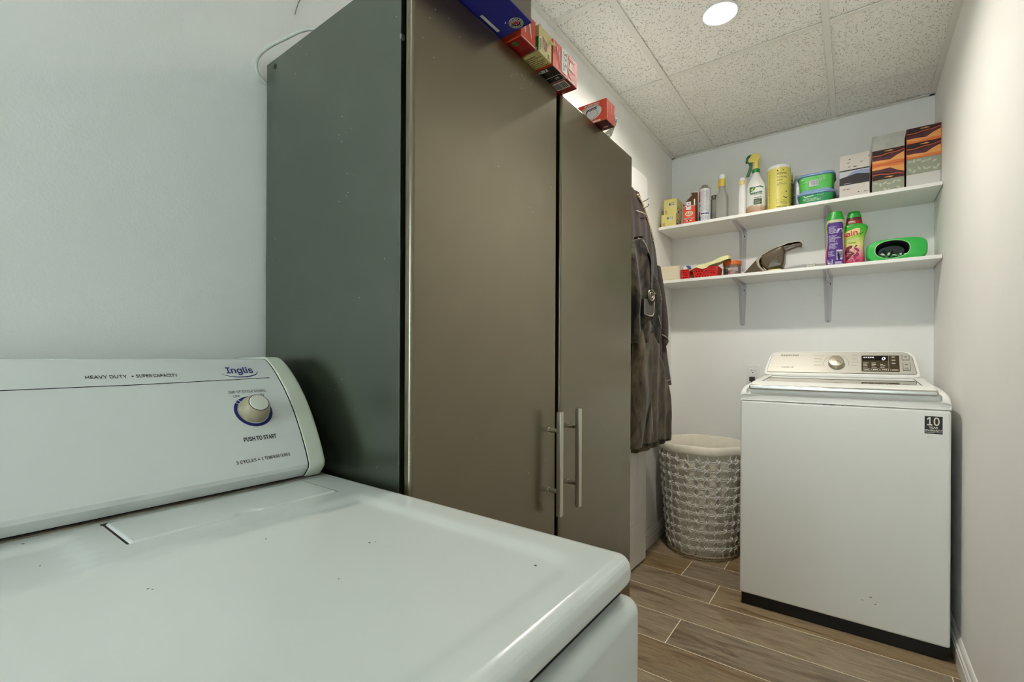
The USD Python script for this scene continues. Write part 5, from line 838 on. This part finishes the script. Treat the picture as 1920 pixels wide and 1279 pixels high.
# tissue boxes, three stacks
TB = dict(pink=mat('pinkish_white_card', (214, 204, 196), 0.4), navy=mat('near_black_print', (36, 26, 28), 0.4), blue=mat('lavender_print', (150, 160, 196), 0.4), lav=mat('pale_lavender_card', (198, 200, 206), 0.4), orange=mat('sunset_orange_card', (226, 122, 62), 0.4), apricot=mat('apricot_print', (240, 168, 92), 0.4), plum=mat('plum_print', (84, 34, 48), 0.4), black=mat('brown_black_print', (40, 14, 12), 0.4), rust=mat('dark_rust_print', (196, 84, 46), 0.4), cloud=mat('cloud_grey_card', (190, 190, 182), 0.4, var=(16, (170, 168, 160), 0.35, 0.65)), sage=mat('sage_card', (158, 162, 140), 0.4), leafp=mat('pale_sage_print', (192, 196, 178), 0.4), plain=mat('plain_white_card', (212, 210, 204), 0.4))
def tissue(kind, label, x0, z0, h, seed=0):
    w, d, y0 = 0.1185, 0.205, 2.799; x1 = x0 + w
    t = thing('tissue_box', label, 'tissue box', (x0 + w / 2, y0 + d / 2, z0), 'tissue boxes on the upper shelf')
    base = dict(pink='pink', mountain='lav', sunset='orange', flipped='orange', cloud='cloud', leaf='sage', plain='plain')[kind]
    part(t, 'carton', cbox(x0, x1, y0, y0 + d, z0 + 0.0002, z0 + h - 0.0002, 0.0009), TB[base], smooth=False)
    M = front_y(x0, y0, z0); S = front_x(x0, y0 + d, z0) @ np.diag([1, 1, 1, 1]); rr = random.Random(seed); b = lambda *a: sbox(*a)
    e = sbox(0.0008, 0.0008, w - 0.0008, h - 0.0008)
    def P(poly, m, lay): part(t, 'print', slab(poly.intersection(e) if lay >= 0 else poly, 0.0002 + 0.0002 * abs(lay), M), m, smooth=False)
    if kind in ('sunset', 'flipped'):
        F = (lambda p: affinity.scale(p, 1, -1, origin=(0, h / 2))) if kind == 'flipped' else (lambda p: p)
        P(F(Polygon([(0, 0.022), (0.04, 0.020), (0.065, 0.019), (0.09, 0.034), (w, 0.048), (w, 0.012), (0.08, 0.014), (0.04, 0.008), (0, 0.012)])), TB['apricot'], 0)
        P(F(Polygon([(0, 0.022), (0.03, 0.023), (0.067, 0.019), (0.09, 0.034), (w, 0.047), (w, 0.060), (0.07, 0.046), (0.02, 0.036), (0, 0.034)])), TB['plum'], 1)
        P(F(Polygon([(0, 0.033), (0.02, 0.036), (0.05, 0.036), (0.08, 0.047), (w, 0.056), (w, h), (0, h)])), TB['black'], 2)
        P(F(Polygon([(0.004, 0.048), (0.03, 0.0455), (0.06, 0.052), (0.09, 0.0525), (w, 0.060), (w, 0.0565), (0.09, 0.0485), (0.06, 0.047), (0.03, 0.0415), (0, 0.0425)])), TB['rust'], 3)
        P(F(Polygon([(0.045, 0.060), (0.052, 0.063), (0.060, 0.0625), (0.068, 0.065), (0.076, 0.0625), (0.082, 0.0605), (0.07, 0.059)])), TB['apricot'], 4); P(F(bars(0.086, 0.106, 0.0665, 0.068, 1, 3, 0.9, 0.1)), TB['rust'], 3)
        part(t, 'print', slab(b(0.002, 0.002, d - 0.002, h - 0.002), 0.0003, frame((x0, y0 + d, z0), (0, -1, 0), (0, 0, 1))), TB['black'], smooth=False, label='dark printed side')
    if kind == 'mountain':
        P(Polygon([(0, 0.036), (0.03, 0.042), (0.07, 0.050), (w, 0.040), (w, 0), (0, 0)]), TB['navy'], 0); P(Polygon([(0.03, 0.042), (0.05, 0.060), (0.08, 0.066), (w, 0.060), (w, 0.040), (0.07, 0.050)]), TB['blue'], 0); P(bars(0.020, 0.048, 0.006, 0.009, 1, 2, 0.7, 0.0), TB['lav'], 1); P(b(0, h - 0.006, w, h), TB['navy'], 1)
        part(t, 'print', slab(b(0.002, 0.002, d - 0.002, h - 0.002), 0.0003, frame((x0, y0 + d, z0), (0, -1, 0), (0, 0, 1))), TB['navy'], smooth=False, label='dark printed side')
    if kind == 'pink':
        for k in range(7):
            x, z, l = 0.012 + 0.098 * rr.random(), 0.008 + 0.022 * (k % 3) * 0.9 + 0.004 * rr.random(), 0.010 + 0.014 * rr.random(); P(Polygon([(x, z), (x + l * 0.3, z + 0.0035), (x + l * 0.6, z + 0.0028), (x + l, z + 0.0030), (x + l * 0.7, z + 0.0005)]), TB['navy'], 0)
    if kind == 'leaf':
        lv = []
        for k in range(13):
            x, z, a = 0.010 + 0.0165 * (k % 7) + 0.006 * rr.random(), 0.012 + 0.034 * (k // 7) + 0.014 * rr.random(), rr.random() * 180; lv.append(affinity.translate(affinity.rotate(affinity.scale(Point(0, 0).buffer(1, 8), 0.0090, 0.0042), a), x, z))
        for g in getattr(shapely.union_all(lv), 'geoms', [shapely.union_all(lv)]): P(g, TB['leafp'], 0)
    return t
h = 0.0703
S1, S2, S3_ = -0.066, 0.0615, 0.1865
tissue('pink', 'pinkish white tissue box with black flecks, bottom of the left stack', S1, U, 0.0735, 3)
tissue('mountain', 'tissue box printed with a blue mountain, middle of the left stack', S1, U + 0.0735, 0.0735)
tissue('pink', 'pinkish white tissue box with black flecks, top of the left stack', S1, U + 0.147, 0.0735, 8)
tissue('leaf', 'sage tissue box with pale leaves, bottom of the middle stack', S2, U, h, 4)
tissue('flipped', 'orange dune tissue box turned upside down, second in the middle stack', S2, U + h, h)
tissue('sunset', 'orange dune tissue box, third up in the middle stack', S2, U + 2 * h, h)
tissue('cloud', 'cloudy grey tissue box, top of the middle stack', S2, U + 3 * h, h)
tissue('plain', 'plain white tissue box, bottom of the stack against the right wall', S3_, U, h)
tissue('leaf', 'sage tissue box with pale leaves, second up by the right wall', S3_, U + h, h, 12)
tissue('sunset', 'orange dune tissue box, third up in the stack by the right wall', S3_, U + 2 * h, h)
tissue('sunset', 'orange dune tissue box, top of the stack by the right wall', S3_, U + 3 * h, h)

# ---- lower shelf, from the left
t = thing('wooden_box', 'pale cream wood-grain box at the left end of the lower shelf', 'box', (-0.885, 2.82, L)); part(t, 'box_body', cbox(-0.9430, -0.8270, 2.746, 2.90, L, L + 0.083, 0.001), mat('cream_wood', (226, 216, 190), 0.5, var=(2.0, (212, 196, 164), 0.42, 0.7), stretch=(1, 1, 8)), smooth=False); part(t, 'end_card', cbox(-0.8266, -0.8250, 2.747, 2.899, L, L + 0.080, 0.0004), mat('white_card', (232, 230, 224), 0.5), smooth=False)
REDP = mat('red_plastic', (206, 36, 30), 0.35)
def basket(label, x0, x1, y0, y1, z0, z1, taper, seed):
    t = thing('plastic_basket', label, 'basket', ((x0 + x1) / 2, (y0 + y1) / 2, z0), 'red perforated baskets')
    def wall(pa, pb, normal):
        pa, pb = np.array(pa), np.array(pb); W = np.linalg.norm(pb - pa); H = z1 - z0; holes = []
        nx_ = max(2, int(W / 0.0155)); nz = 3
        for r in range(nz):
            for c in range(nx_): holes.append(rrect(0.010 + (c + 0.5 * (r % 2) - 0.2) * (W - 0.016) / nx_, 0.010 + (c + 0.5 * (r % 2) - 0.2) * (W - 0.016) / nx_ + 0.0085, 0.008 + r * 0.0145, 0.0145 + r * 0.0145, 0.002))
        p = shapely.difference(sbox(0, 0, W, H), shapely.union_all(holes).intersection(sbox(0.004, 0.004, W - 0.004, H - 0.012)))
        u = np.append((pb - pa) / W, 0); v = np.array([normal[0] * taper / H, normal[1] * taper / H, 1.0])
        return slab(p, 0.0018, frame((pa[0], pa[1], z0), u, v), -0.0018)
    c = [(x0 + taper, y0 + taper), (x1 - taper, y0 + taper), (x1 - taper, y1 - taper), (x0 + taper, y1 - taper)]
    for i, nrm in enumerate(((0, -1), (1, 0), (0, 1), (-1, 0))): part(t, 'basket_wall', wall(c[i], c[(i + 1) % 4], nrm), REDP, smooth=False)
    part(t, 'basket_floor', cbox(c[0][0], c[1][0], c[0][1], c[2][1], z0, z0 + 0.002, 0.0004), REDP, smooth=False)
    rim = shapely.difference(rrect(x0 - 0.002, x1 + 0.002, y0 - 0.002, y1 + 0.002, 0.006), rrect(x0 + 0.002, x1 - 0.002, y0 + 0.002, y1 - 0.002, 0.004)); m_ = slab(rim, 0.005); m_.apply_translation((0, 0, z1 - 0.005)); part(t, 'rim', m_, REDP, smooth=False)
    for x, y in c: part(t, 'corner_post', loft([ring(x + 0.0, y, z0, 0.0032, k=12), ring(x + np.sign(x - (x0 + x1) / 2) * taper, y + np.sign(y - (y0 + y1) / 2) * taper, z1 - 0.002, 0.004, k=12)]), REDP)
    return t
basket('small narrow red perforated basket holding blue and white scraps', -0.8195, -0.7745, 2.766, 2.866, L, L + 0.058, 0.003, 1)
basket('larger red perforated basket with a pale yellow cloth over it', -0.7530, -0.6210, 2.768, 2.872, L, L + 0.060, 0.007, 2)
sc = crumple(-0.794, 2.818, L + 0.066, 0.0165, 0.018, 0.024, 9, 0.4, 3); single('blue_scrap', sc, mat('blue_scrap', (74, 98, 160), 0.5), 'crumpled blue wrapper sticking out of the small red basket', 'wrapper'); single('white_scrap', crumple(-0.804, 2.795, L + 0.058, 0.012, 0.018, 0.020, 21, 0.4, 3), LOOKS['white_card'], 'crumpled white paper in the small red basket', 'paper')
# yellow cloth: a sheet draped over basket and jar
nu, nv = 46, 22; grid = np.zeros((nu, nv, 3))
for i in range(nu):
    s = i / (nu - 1); x = -0.776 + 0.214 * s
    top = float(np.interp(s, [0, 0.12, 0.25, 0.45, 0.62, 0.76, 0.88, 0.97, 1.0], [0.052, 0.066, 0.083, 0.089, 0.098, 0.112, 0.119, 0.117, 0.098])); bot = float(np.interp(s, [0, 0.2, 0.28, 0.36, 0.45, 0.52, 0.6, 0.75, 1.0], [0.050, 0.066, 0.056, 0.050, 0.054, 0.066, 0.070, 0.076, 0.094]))
    for j in range(nv):
        q = j / (nv - 1); w = (meshkit.fbm(np.array([[s * 6, q * 4, 1.7]]), 3, 4)[0] - 0.5)
        if q < 0.22: k = q / 0.22; y = 2.762 + 0.006 * k; z = bot + (top - 0.006 - bot) * k
        else: k = (q - 0.22) / 0.78; y = 2.768 + 0.105 * k; z = top - 0.006 + 0.012 * math.sin(math.pi * k) - 0.010 * k
        grid[i, j] = (x + 0.010 * w, y + 0.006 * w, L + z + 0.010 * w)
gi = lambda i, j: i * nv + j; V = grid.reshape(-1, 3); Fq = [(gi(i, j), gi(i + 1, j), gi(i + 1, j + 1)) for i in range(nu - 1) for j in range(nv - 1)] + [(gi(i, j), gi(i + 1, j + 1), gi(i, j + 1)) for i in range(nu - 1) for j in range(nv - 1)]
sheet = trimesh.Trimesh(V, np.array(Fq), process=False); vn = sheet.vertex_normals; nV = len(V); bnd = [gi(i, 0) for i in range(nu)] + [gi(nu - 1, j) for j in range(1, nv)] + [gi(i, nv - 1) for i in range(nu - 2, -1, -1)] + [gi(0, j) for j in range(nv - 2, 0, -1)]
Vt_ = np.vstack([V, V - vn * 0.003]); Ft = np.vstack([Fq, np.array(Fq)[:, ::-1] + nV, [(a, b, b + nV) for a, b in zip(bnd, bnd[1:] + bnd[:1])], [(a, b + nV, a + nV) for a, b in zip(bnd, bnd[1:] + bnd[:1])]])
single('dust_cloth', trimesh.Trimesh(Vt_, Ft, process=False), mat('pale_yellow_cloth', (232, 228, 174), 0.9, bump=(600, 0.0008)), 'pale yellow dust cloth draped over the larger red basket', 'cloth', smooth=60)
t = thing('screw_top_jar', 'clear plastic jar with an orange lid beside the red basket', 'jar', (-0.564, 2.885, L)); jx, jy = -0.5685, 2.885
part(t, 'jar', lathe([(0.044, L), (0.0465, L + 0.003), (0.0465, L + 0.066), (0.044, L + 0.072)], jx, jy, 48), see_through('clear_jar', (236, 232, 228), 0.14, 0.05)); part(t, 'lid', lathe([(0.0485, L + 0.0715), (0.0490, L + 0.074), (0.0490, L + 0.092), (0.0470, L + 0.0955), (0.0, L + 0.0955)], jx, jy, 48), mat('orange_plastic', (222, 112, 50), 0.35)); part(t, 'contents', crumple(jx, jy, L + 0.026, 0.034, 0.034, 0.024, 31, 0.2, 3), mat('pinkish_contents', (206, 158, 144), 0.8))
part(t, 'barcode', wrap_y(slab(barcode(-0.012, 0.008, 0.010, 0.052, 6).segmentize(0.006), 0.0003), jx, jy, 0.0466, L, -0.45), INK, smooth=False)

# hand vacuum
t = thing('hand_vacuum', 'grey-brown cordless hand vacuum resting nose down on the lower shelf', 'vacuum', (-0.37, 2.85, L)); vy = 2.862
VB, VBD, VL_ = mat('taupe_plastic', (84, 72, 50), 0.26), mat('smoky_brown_plastic', (80, 64, 42), 0.18, coat=0.5), mat('pale_taupe_plastic', (168, 158, 132), 0.35)
def vac(poly, half, m, name, r=0.006, label=None, sub=None):
    lay = [(-half, -r), (-half + 0.4 * r, -0.4 * r), (-half + r, 0), (half - r, 0), (half - 0.4 * r, -0.4 * r), (half, -r)]; n = 90; R = []
    for y, o in lay:
        p = poly.buffer(o, quad_segs=6) if o < 0 else poly; ln = p.exterior; P = [ln.interpolate(i / n, normalized=True) for i in range(n)]
        if not ln.is_ccw: P = P[::-1]
        k = max(range(n), key=lambda i: P[i].x * 0.6 + P[i].y); P = P[k:] + P[:k]; R.append([(q.x, vy + y, L + q.y) for q in P])
    return part(sub or t, name, loft(R), m, smooth=40, label=label)
vac(Polygon([(-0.506, 0.003), (-0.448, 0.067), (-0.412, 0.105), (-0.404, 0.094), (-0.418, 0.070), (-0.410, 0.040), (-0.392, 0.020), (-0.398, 0.0105)]), 0.044, VBD, 'dust_bowl', 0.004, 'smoky see-through dust bowl')
vac(Polygon([(-0.437, 0.079), (-0.414, 0.105), (-0.405, 0.096), (-0.419, 0.070), (-0.412, 0.042), (-0.388, 0.016), (-0.404, 0.013), (-0.430, 0.046)]), 0.0465, VL_, 'bowl_collar', 0.003)
vac(Polygon([(-0.414, 0.098), (-0.370, 0.124), (-0.330, 0.140), (-0.308, 0.138), (-0.300, 0.112), (-0.303, 0.060), (-0.312, 0.030), (-0.384, 0.018), (-0.412, 0.050), (-0.416, 0.075)]), 0.046, VB, 'motor_body', 0.012)
vac(Polygon([(-0.345, 0.134), (-0.330, 0.1405), (-0.285, 0.1545), (-0.240, 0.1555), (-0.2265, 0.146), (-0.2285, 0.127), (-0.250, 0.129), (-0.256, 0.1245), (-0.300, 0.113), (-0.322, 0.112)]), 0.019, VB, 'handle', 0.006)
vac(Polygon([(-0.418, 0.098), (-0.420, 0.106), (-0.388, 0.127), (-0.330, 0.147), (-0.285, 0.159), (-0.243, 0.1605), (-0.228, 0.152), (-0.227, 0.147), (-0.245, 0.1535), (-0.285, 0.1515), (-0.330, 0.138), (-0.385, 0.116)]), 0.021, VL_, 'top_strip', 0.002, 'paler strip along the back of the handle')
part(t, 'vent_slot', slab(shapely.union_all([sbox(-0.3335 + 0.004 * i, 0.062 - 0.003 * i, -0.3325 + 0.004 * i, 0.080 + 0.002 * i) for i in range(3)] + [bars(-0.337, -0.319, 0.051, 0.056, 2, 4, 0.5, 0.1)]), 0.0004, front_y(0, vy - 0.0456, L)), mat('tan_print', (182, 160, 124), 0.5), smooth=False)
t = thing('charging_cradle', 'small cream cradle under the hand vacuum', 'cradle', (-0.345, 2.84, L)); part(t, 'cradle', bottle_rings(-0.345, 2.835, [(L, 0.042, 0.055, 3), (L + 0.010, 0.041, 0.054, 3), (L + 0.0155, 0.034, 0.046, 3)]), mat('cream_yellow_plastic', (226, 212, 160), 0.5))
for k, (x, y, a) in enumerate(((-0.178, 2.765, 0.15), (-0.142, 2.772, 0.4))):
    t = thing('shelf_peg', ('short grey metal peg lying left of the purple bottle', 'longer grey metal peg touching the purple bottle base')[k], 'peg', (x, y, L), 'pegs on the lower shelf'); hl = 0.014 + 0.010 * k; part(t, 'peg', tube(np.array([(x - hl * math.cos(a), y - hl * math.sin(a), L + 0.0082), (x + hl * math.cos(a), y + hl * math.sin(a), L + 0.0082)]), 0.0082, 12), mat('dull_metal', (176, 174, 164), 0.45, metal=0.6)); part(t, 'peg_head', rbox(x - hl * math.cos(a) - 0.006, x - hl * math.cos(a) + 0.002, y - hl * math.sin(a) - 0.007, y - hl * math.sin(a) + 0.007, L, L + 0.019, 0.002, 10), LOOKS['dull_metal'])

# scent-booster bottles
GCAP = mat('grass_green_cap', (30, 158, 44), 0.35)
def ramp_z(name, stops, rough=0.35, nscale=None):
    n = {'tc': ('texture_coordinate', {}), 'x': ('separate_xyz', {}), 'm': ('map_range', dict(from_min=0.0, from_max=0.25)), 'r': ('rgb_ramp', dict(ramp=[(a, lin(c)) for a, c in stops])), 'p': ('principled_bsdf', dict(roughness=rough))}
    return usdkit.material(stage, '/World/Looks/' + name, n, [('tc.object', 'x.vector'), ('x.z', 'm.value'), ('m.result', 'r.fac'), ('r.color', 'p.base_color')], surface='p.BSDF')
t = thing('detergent_bottle', 'purple labelled bottle with a bright green cap on the lower shelf', 'bottle', (-0.082, 2.795, L)); px_, py_ = -0.0815, 2.797
PB = [(0, 0.037, 0.023), (0.004, 0.0405, 0.026), (0.05, 0.0395, 0.0255), (0.11, 0.0358, 0.024), (0.150, 0.0352, 0.024), (0.185, 0.0378, 0.025), (0.205, 0.0385, 0.0255), (0.2165, 0.0365, 0.025), (0.224, 0.0340, 0.024), (0.228, 0.0330, 0.0235)]
part(t, 'bottle', bottle_rings(px_, py_, [(L + z, a, b, 2.6) for z, a, b in PB]), ramp_z('lime_to_pink', [(0.0, (190, 60, 110)), (0.3, (206, 110, 140)), (0.5, (206, 214, 120)), (0.75, (130, 196, 70)), (0.95, (214, 190, 176))]))
part(t, 'cap', bottle_rings(px_ , py_, [(L + 0.2275, 0.0365, 0.0255, 2.4), (L + 0.234, 0.0355, 0.025, 2.4), (L + 0.258, 0.0275, 0.0215, 2.3), (L + 0.2665, 0.0260, 0.0205, 2.3), (L + 0.268, 0.0235, 0.0185, 2.3)]), GCAP)
def onb(mesh, rows, cx, cy, n=2.6, lift=0.0006):
    v, f = raw(mesh); z = v[:, 1]; R = np.array(rows); a, b = np.interp(z, R[:, 0], R[:, 1]), np.interp(z, R[:, 0], R[:, 2]); q = np.clip(np.abs(v[:, 0]) / a, 0, 0.99); y = cy - b * (1 - q ** n) ** (1 / n) - lift - v[:, 2]; return trimesh.Trimesh(np.stack([cx + np.clip(v[:, 0], -a * 0.995, a * 0.995), y, L + z], 1), f, process=False)
def fine(poly, d=0.0002, s=0.008):
    """A printed area cut in a small grid so that it can follow a curved bottle."""
    x0, y0, x1, y1 = poly.bounds; out = []
    for i in range(int((x1 - x0) / s) + 1):
        for j in range(int((y1 - y0) / s) + 1):
            c = poly.intersection(sbox(x0 + i * s, y0 + j * s, x0 + (i + 1) * s, y0 + (j + 1) * s))
            out += [g for g in getattr(c, 'geoms', [c]) if g.geom_type == 'Polygon' and g.area > 1e-9]
    return slab(shapely.MultiPolygon(out), d)
lab = Polygon([(-0.0350, 0.004), (0.0350, 0.004), (0.0340, 0.05), (0.0305, 0.11), (0.0300, 0.150), (0.0325, 0.185), (0.0325, 0.203), (0.027, 0.2125), (-0.027, 0.2125), (-0.0325, 0.203), (-0.0325, 0.185), (-0.0300, 0.150), (-0.0305, 0.11), (-0.034, 0.05)])
part(t, 'label', onb(fine(lab), PB, px_, py_), mat('violet_label', (74, 36, 122), 0.35), smooth=False); LILAC = mat('lilac_print', (206, 196, 222), 0.45)
part(t, 'print', onb(slab(shapely.union_all([bars(-0.026, 0.018, 0.160, 0.196, 7, 3, 0.42, 0.5), bars(-0.026, 0.024, 0.118, 0.152, 7, 5, 0.42, 0.5), bars(-0.025, 0.019, 0.084, 0.114, 6, 6, 0.42, 0.5), bars(-0.027, 0.004, 0.048, 0.074, 5, 7, 0.42, 0.5), rrect(-0.030, -0.010, 0.008, 0.032, 0.001), rrect(0.010, 0.029, 0.162, 0.180, 0.001), bars(0.0, 0.030, 0.008, 0.020, 3, 8, 0.6, 0.1)]).segmentize(0.006), 0.0003), PB, px_, py_, lift=0.0009), LILAC, smooth=False)
part(t, 'print', onb(slab(rrect(0.006, 0.030, 0.028, 0.076, 0.001).segmentize(0.005), 0.0003), PB, px_, py_, lift=0.0010), LILAC, smooth=False); part(t, 'barcode', onb(slab(affinity.rotate(barcode(0.002, 0.034, 0.042, 0.062, 5), 90).segmentize(0.005), 0.0003), PB, px_, py_, lift=0.0014), INK, smooth=False); part(t, 'print', onb(slab(bars(-0.027, -0.013, 0.016, 0.024, 1, 3, 0.9, 0.0), 0.0003), PB, px_, py_, lift=0.0014), INKGREY, smooth=False)

t = thing('detergent_bottle', 'green and pink scent booster bottle with red lettering behind the purple bottle', 'bottle', (-0.008, 2.83, L)); gx_, gy_ = -0.0075, 2.838
GB = [(0, 0.040, 0.023), (0.004, 0.0435, 0.026), (0.05, 0.0420, 0.0255), (0.105, 0.0390, 0.0245), (0.140, 0.0430, 0.0250), (0.165, 0.0510, 0.026), (0.182, 0.0555, 0.0265), (0.192, 0.0530, 0.0260), (0.198, 0.0440, 0.025), (0.2005, 0.0345, 0.024), (0.203, 0.0342, 0.0238)]
part(t, 'bottle', bottle_rings(gx_, gy_, [(L + z, a, b, 2.6) for z, a, b in GB]), ramp_z('green_to_pink', [(0.0, (196, 40, 84)), (0.14, (214, 84, 122)), (0.30, (226, 176, 156)), (0.42, (222, 216, 130)), (0.56, (150, 200, 60)), (0.68, (66, 176, 44)), (0.80, (48, 168, 44))]))
part(t, 'neck_band', bottle_rings(gx_, gy_, [(L + 0.2025, 0.0342, 0.0238, 2.4), (L + 0.2355, 0.0295, 0.0225, 2.4)]), ramp_z('crimson_band', [(0.0, (150, 14, 30)), (0.86, (150, 14, 30)), (0.93, (60, 8, 14))])); part(t, 'cap', bottle_rings(gx_, gy_, [(L + 0.235, 0.0298, 0.0228, 2.4), (L + 0.241, 0.0290, 0.022, 2.4), (L + 0.260, 0.0240, 0.0195, 2.3), (L + 0.2655, 0.0220, 0.018, 2.3)]), GCAP)
txt = lambda s, h_, w_, x, z, bold=False, sl=0.1: place(words(s, h_, w_, bold=bold, slant=sl), frame((x, z, 0), (math.cos(0.16), math.sin(0.16), 0), (-math.sin(0.16), math.cos(0.16), 0)))
part(t, 'print', onb(fine(Polygon([(-0.046, 0.132), (-0.030, 0.131), (-0.02, 0.139), (0.012, 0.149), (0.0235, 0.160), (0.0225, 0.178), (0.010, 0.179), (-0.020, 0.170), (-0.044, 0.160)]).buffer(0.001)), GB, gx_, gy_, lift=0.0005), mat('pale_peach_print', (240, 206, 150), 0.4), smooth=False)
part(t, 'lettering', onb(txt('Gain', 0.0235, 0.072, -0.0555, 0.137, True, 0.06), GB, gx_, gy_, lift=0.0011), mat('brick_red_print', (190, 44, 24), 0.4), smooth=False); part(t, 'lettering', onb(txt('Fireworks', 0.0085, 0.070, -0.0475, 0.116), GB, gx_, gy_, lift=0.0009), WHITEP, smooth=False); part(t, 'lettering', onb(place(bars_ := slab(bars(-0.022, 0.008, 0.2075, 0.2195, 2, 4, 0.55, 0.2), 0.0003), np.eye(4)), GB + [(0.2355, 0.0295, 0.0225)], gx_, gy_, lift=0.0012), WHITEP, smooth=False)
part(t, 'print', onb(slab(bars(-0.022, 0.016, 0.108, 0.114, 2, 9, 0.5, 0.3).segmentize(0.006), 0.0003), GB, gx_, gy_, lift=0.0009), mat('leaf_green_print', (64, 130, 40), 0.4), smooth=False)
pet = lambda x, z, a, l, w: affinity.translate(affinity.rotate(affinity.scale(Point(0, 0).buffer(1, 10), l, w), a), x, z)
part(t, 'print', onb(fine(shapely.union_all([pet(-0.018, 0.088, 30, 0.014, 0.008), pet(-0.026, 0.068, 80, 0.016, 0.009), pet(-0.008, 0.056, 140, 0.018, 0.009), pet(-0.020, 0.040, 60, 0.014, 0.008), pet(0.008, 0.092, 50, 0.009, 0.003)])), GB, gx_, gy_, lift=0.0006), mat('wine_print', (116, 14, 42), 0.4), smooth=False); part(t, 'print', onb(fine(shapely.union_all([pet(0.011, 0.074, -40, 0.013, 0.008), pet(0.013, 0.052, -80, 0.011, 0.007), pet(0.004, 0.036, 60, 0.012, 0.006), pet(-0.004, 0.014, 70, 0.010, 0.006), pet(0.014, 0.022, 0, 0.008, 0.005)])), GB, gx_, gy_, lift=0.0007), mat('magenta_print', (156, 32, 84), 0.4), smooth=False)
part(t, 'print', onb(slab(shapely.union_all([LineString([(0.0, 0.080), (0.008, 0.070), (0.006, 0.056), (-0.008, 0.044)]).buffer(0.0012), LineString([(-0.03, 0.020), (-0.012, 0.036), (0.0, 0.030), (0.002, 0.010)]).buffer(0.0009), Point(0.010, 0.066).buffer(0.003), bars(-0.03, -0.008, 0.058, 0.064, 2, 3, 0.4, 0.2)]).segmentize(0.005), 0.0003), GB, gx_, gy_, lift=0.0013), mat('blush_print', (236, 196, 200), 0.45), smooth=False)
part(t, 'print', onb(fine(shapely.union_all([pet(0.027, 0.150, 60, 0.0045, 0.0025), pet(0.034, 0.155, 30, 0.004, 0.002)])), GB, gx_, gy_, lift=0.0007), GREEN_D, smooth=False)

# green pod holder
t = thing('pod_holder', 'bright green oval plastic holder with a dark mouth full of pods', 'holder', (0.152, 2.85, L)); hx, hy, hz = 0.1525, 2.852, L + 0.0545
GRN = mat('vivid_green_plastic', (52, 186, 76), 0.35)
def capsule(a, c, b, k=72, m=20, n=3.5, nf=3.4):
    R = []
    for i in range(m + 1):
        s = -1 + 2 * i / m; q = max(1 - abs(s) ** nf, 0.0) ** (1 / nf); q = max(q, 0.02)
        t_ = np.arange(k) * 2 * math.pi / k; cx_, sx_ = np.cos(t_), np.sin(t_)
        R.append(np.stack([hx + a * (0.80 + 0.20 * q if q > 0.03 else 0.70) * np.sign(cx_) * np.abs(cx_) ** (2 / n), np.full(k, hy + b * s), hz + c * (0.72 + 0.28 * q if q > 0.03 else 0.6) * np.sign(sx_) * np.abs(sx_) ** (2 / n)], 1))
    return loft(R)
outer = man(capsule(0.1125, 0.0545, 0.055)); mouth = man(loft([[(hx - 0.015 + 0.0640 * f_ * math.cos(a), y, hz + 0.002 + 0.0425 * f_ * math.copysign(abs(math.sin(a)) ** 0.8, math.sin(a))) for a in np.arange(64) * math.pi / 32] for y, f_ in ((hy - 0.08, 1.0), (hy - 0.035, 1.0), (hy + 0.02, 0.95), (hy + 0.040, 0.80))]))
part(t, 'holder', outer - mouth, GRN, smooth=40)
part(t, 'mouth_rim', tube(np.array([(hx - 0.015 + 0.0640 * math.cos(a), hy - 0.0535, hz + 0.002 + 0.0425 * math.copysign(abs(math.sin(a)) ** 0.8, math.sin(a))) for a in np.arange(64) * math.pi / 32]), 0.0022, 8, closed=True), mat('pale_green_rim', (150, 222, 150), 0.3))
part(t, 'lining', loft([[(hx - 0.015 + 0.0630 * f_ * math.cos(a), y, hz + 0.002 + 0.0415 * f_ * math.copysign(abs(math.sin(a)) ** 0.8, math.sin(a))) for a in np.arange(48) * math.pi / 24] for y, f_ in ((hy - 0.050, 1.0), (hy - 0.03, 0.99), (hy + 0.018, 0.93), (hy + 0.036, 0.78))], (False, True)), mat('black_green_lining', (10, 26, 16), 0.3), label='dark sheet for the shade inside the mouth')  # shade inside the holder, put into a dark sheet
for k in range(14):
    x, z = hx - 0.055 + 0.0072 * k, hz - 0.029 + 0.014 * ((k * 7) % 3) * (1 if k < 6 else 0.45); y = hy - 0.030 + 0.012 * (k % 3)
    part(t, 'pod', trimesh.util.concatenate([trimesh.creation.icosphere(2, 1.0).apply_transform(np.diag([0.0105, 0.008, 0.0062, 1])).apply_transform(trimesh.transformations.rotation_matrix(0.5 * k, (0, 1, 0))).apply_translation((x, y, z))]), (mat('green_pod', (40, 130, 70), 0.2), mat('white_pod', (196, 220, 190), 0.25), mat('dark_green_pod', (18, 70, 38), 0.2))[k % 3])
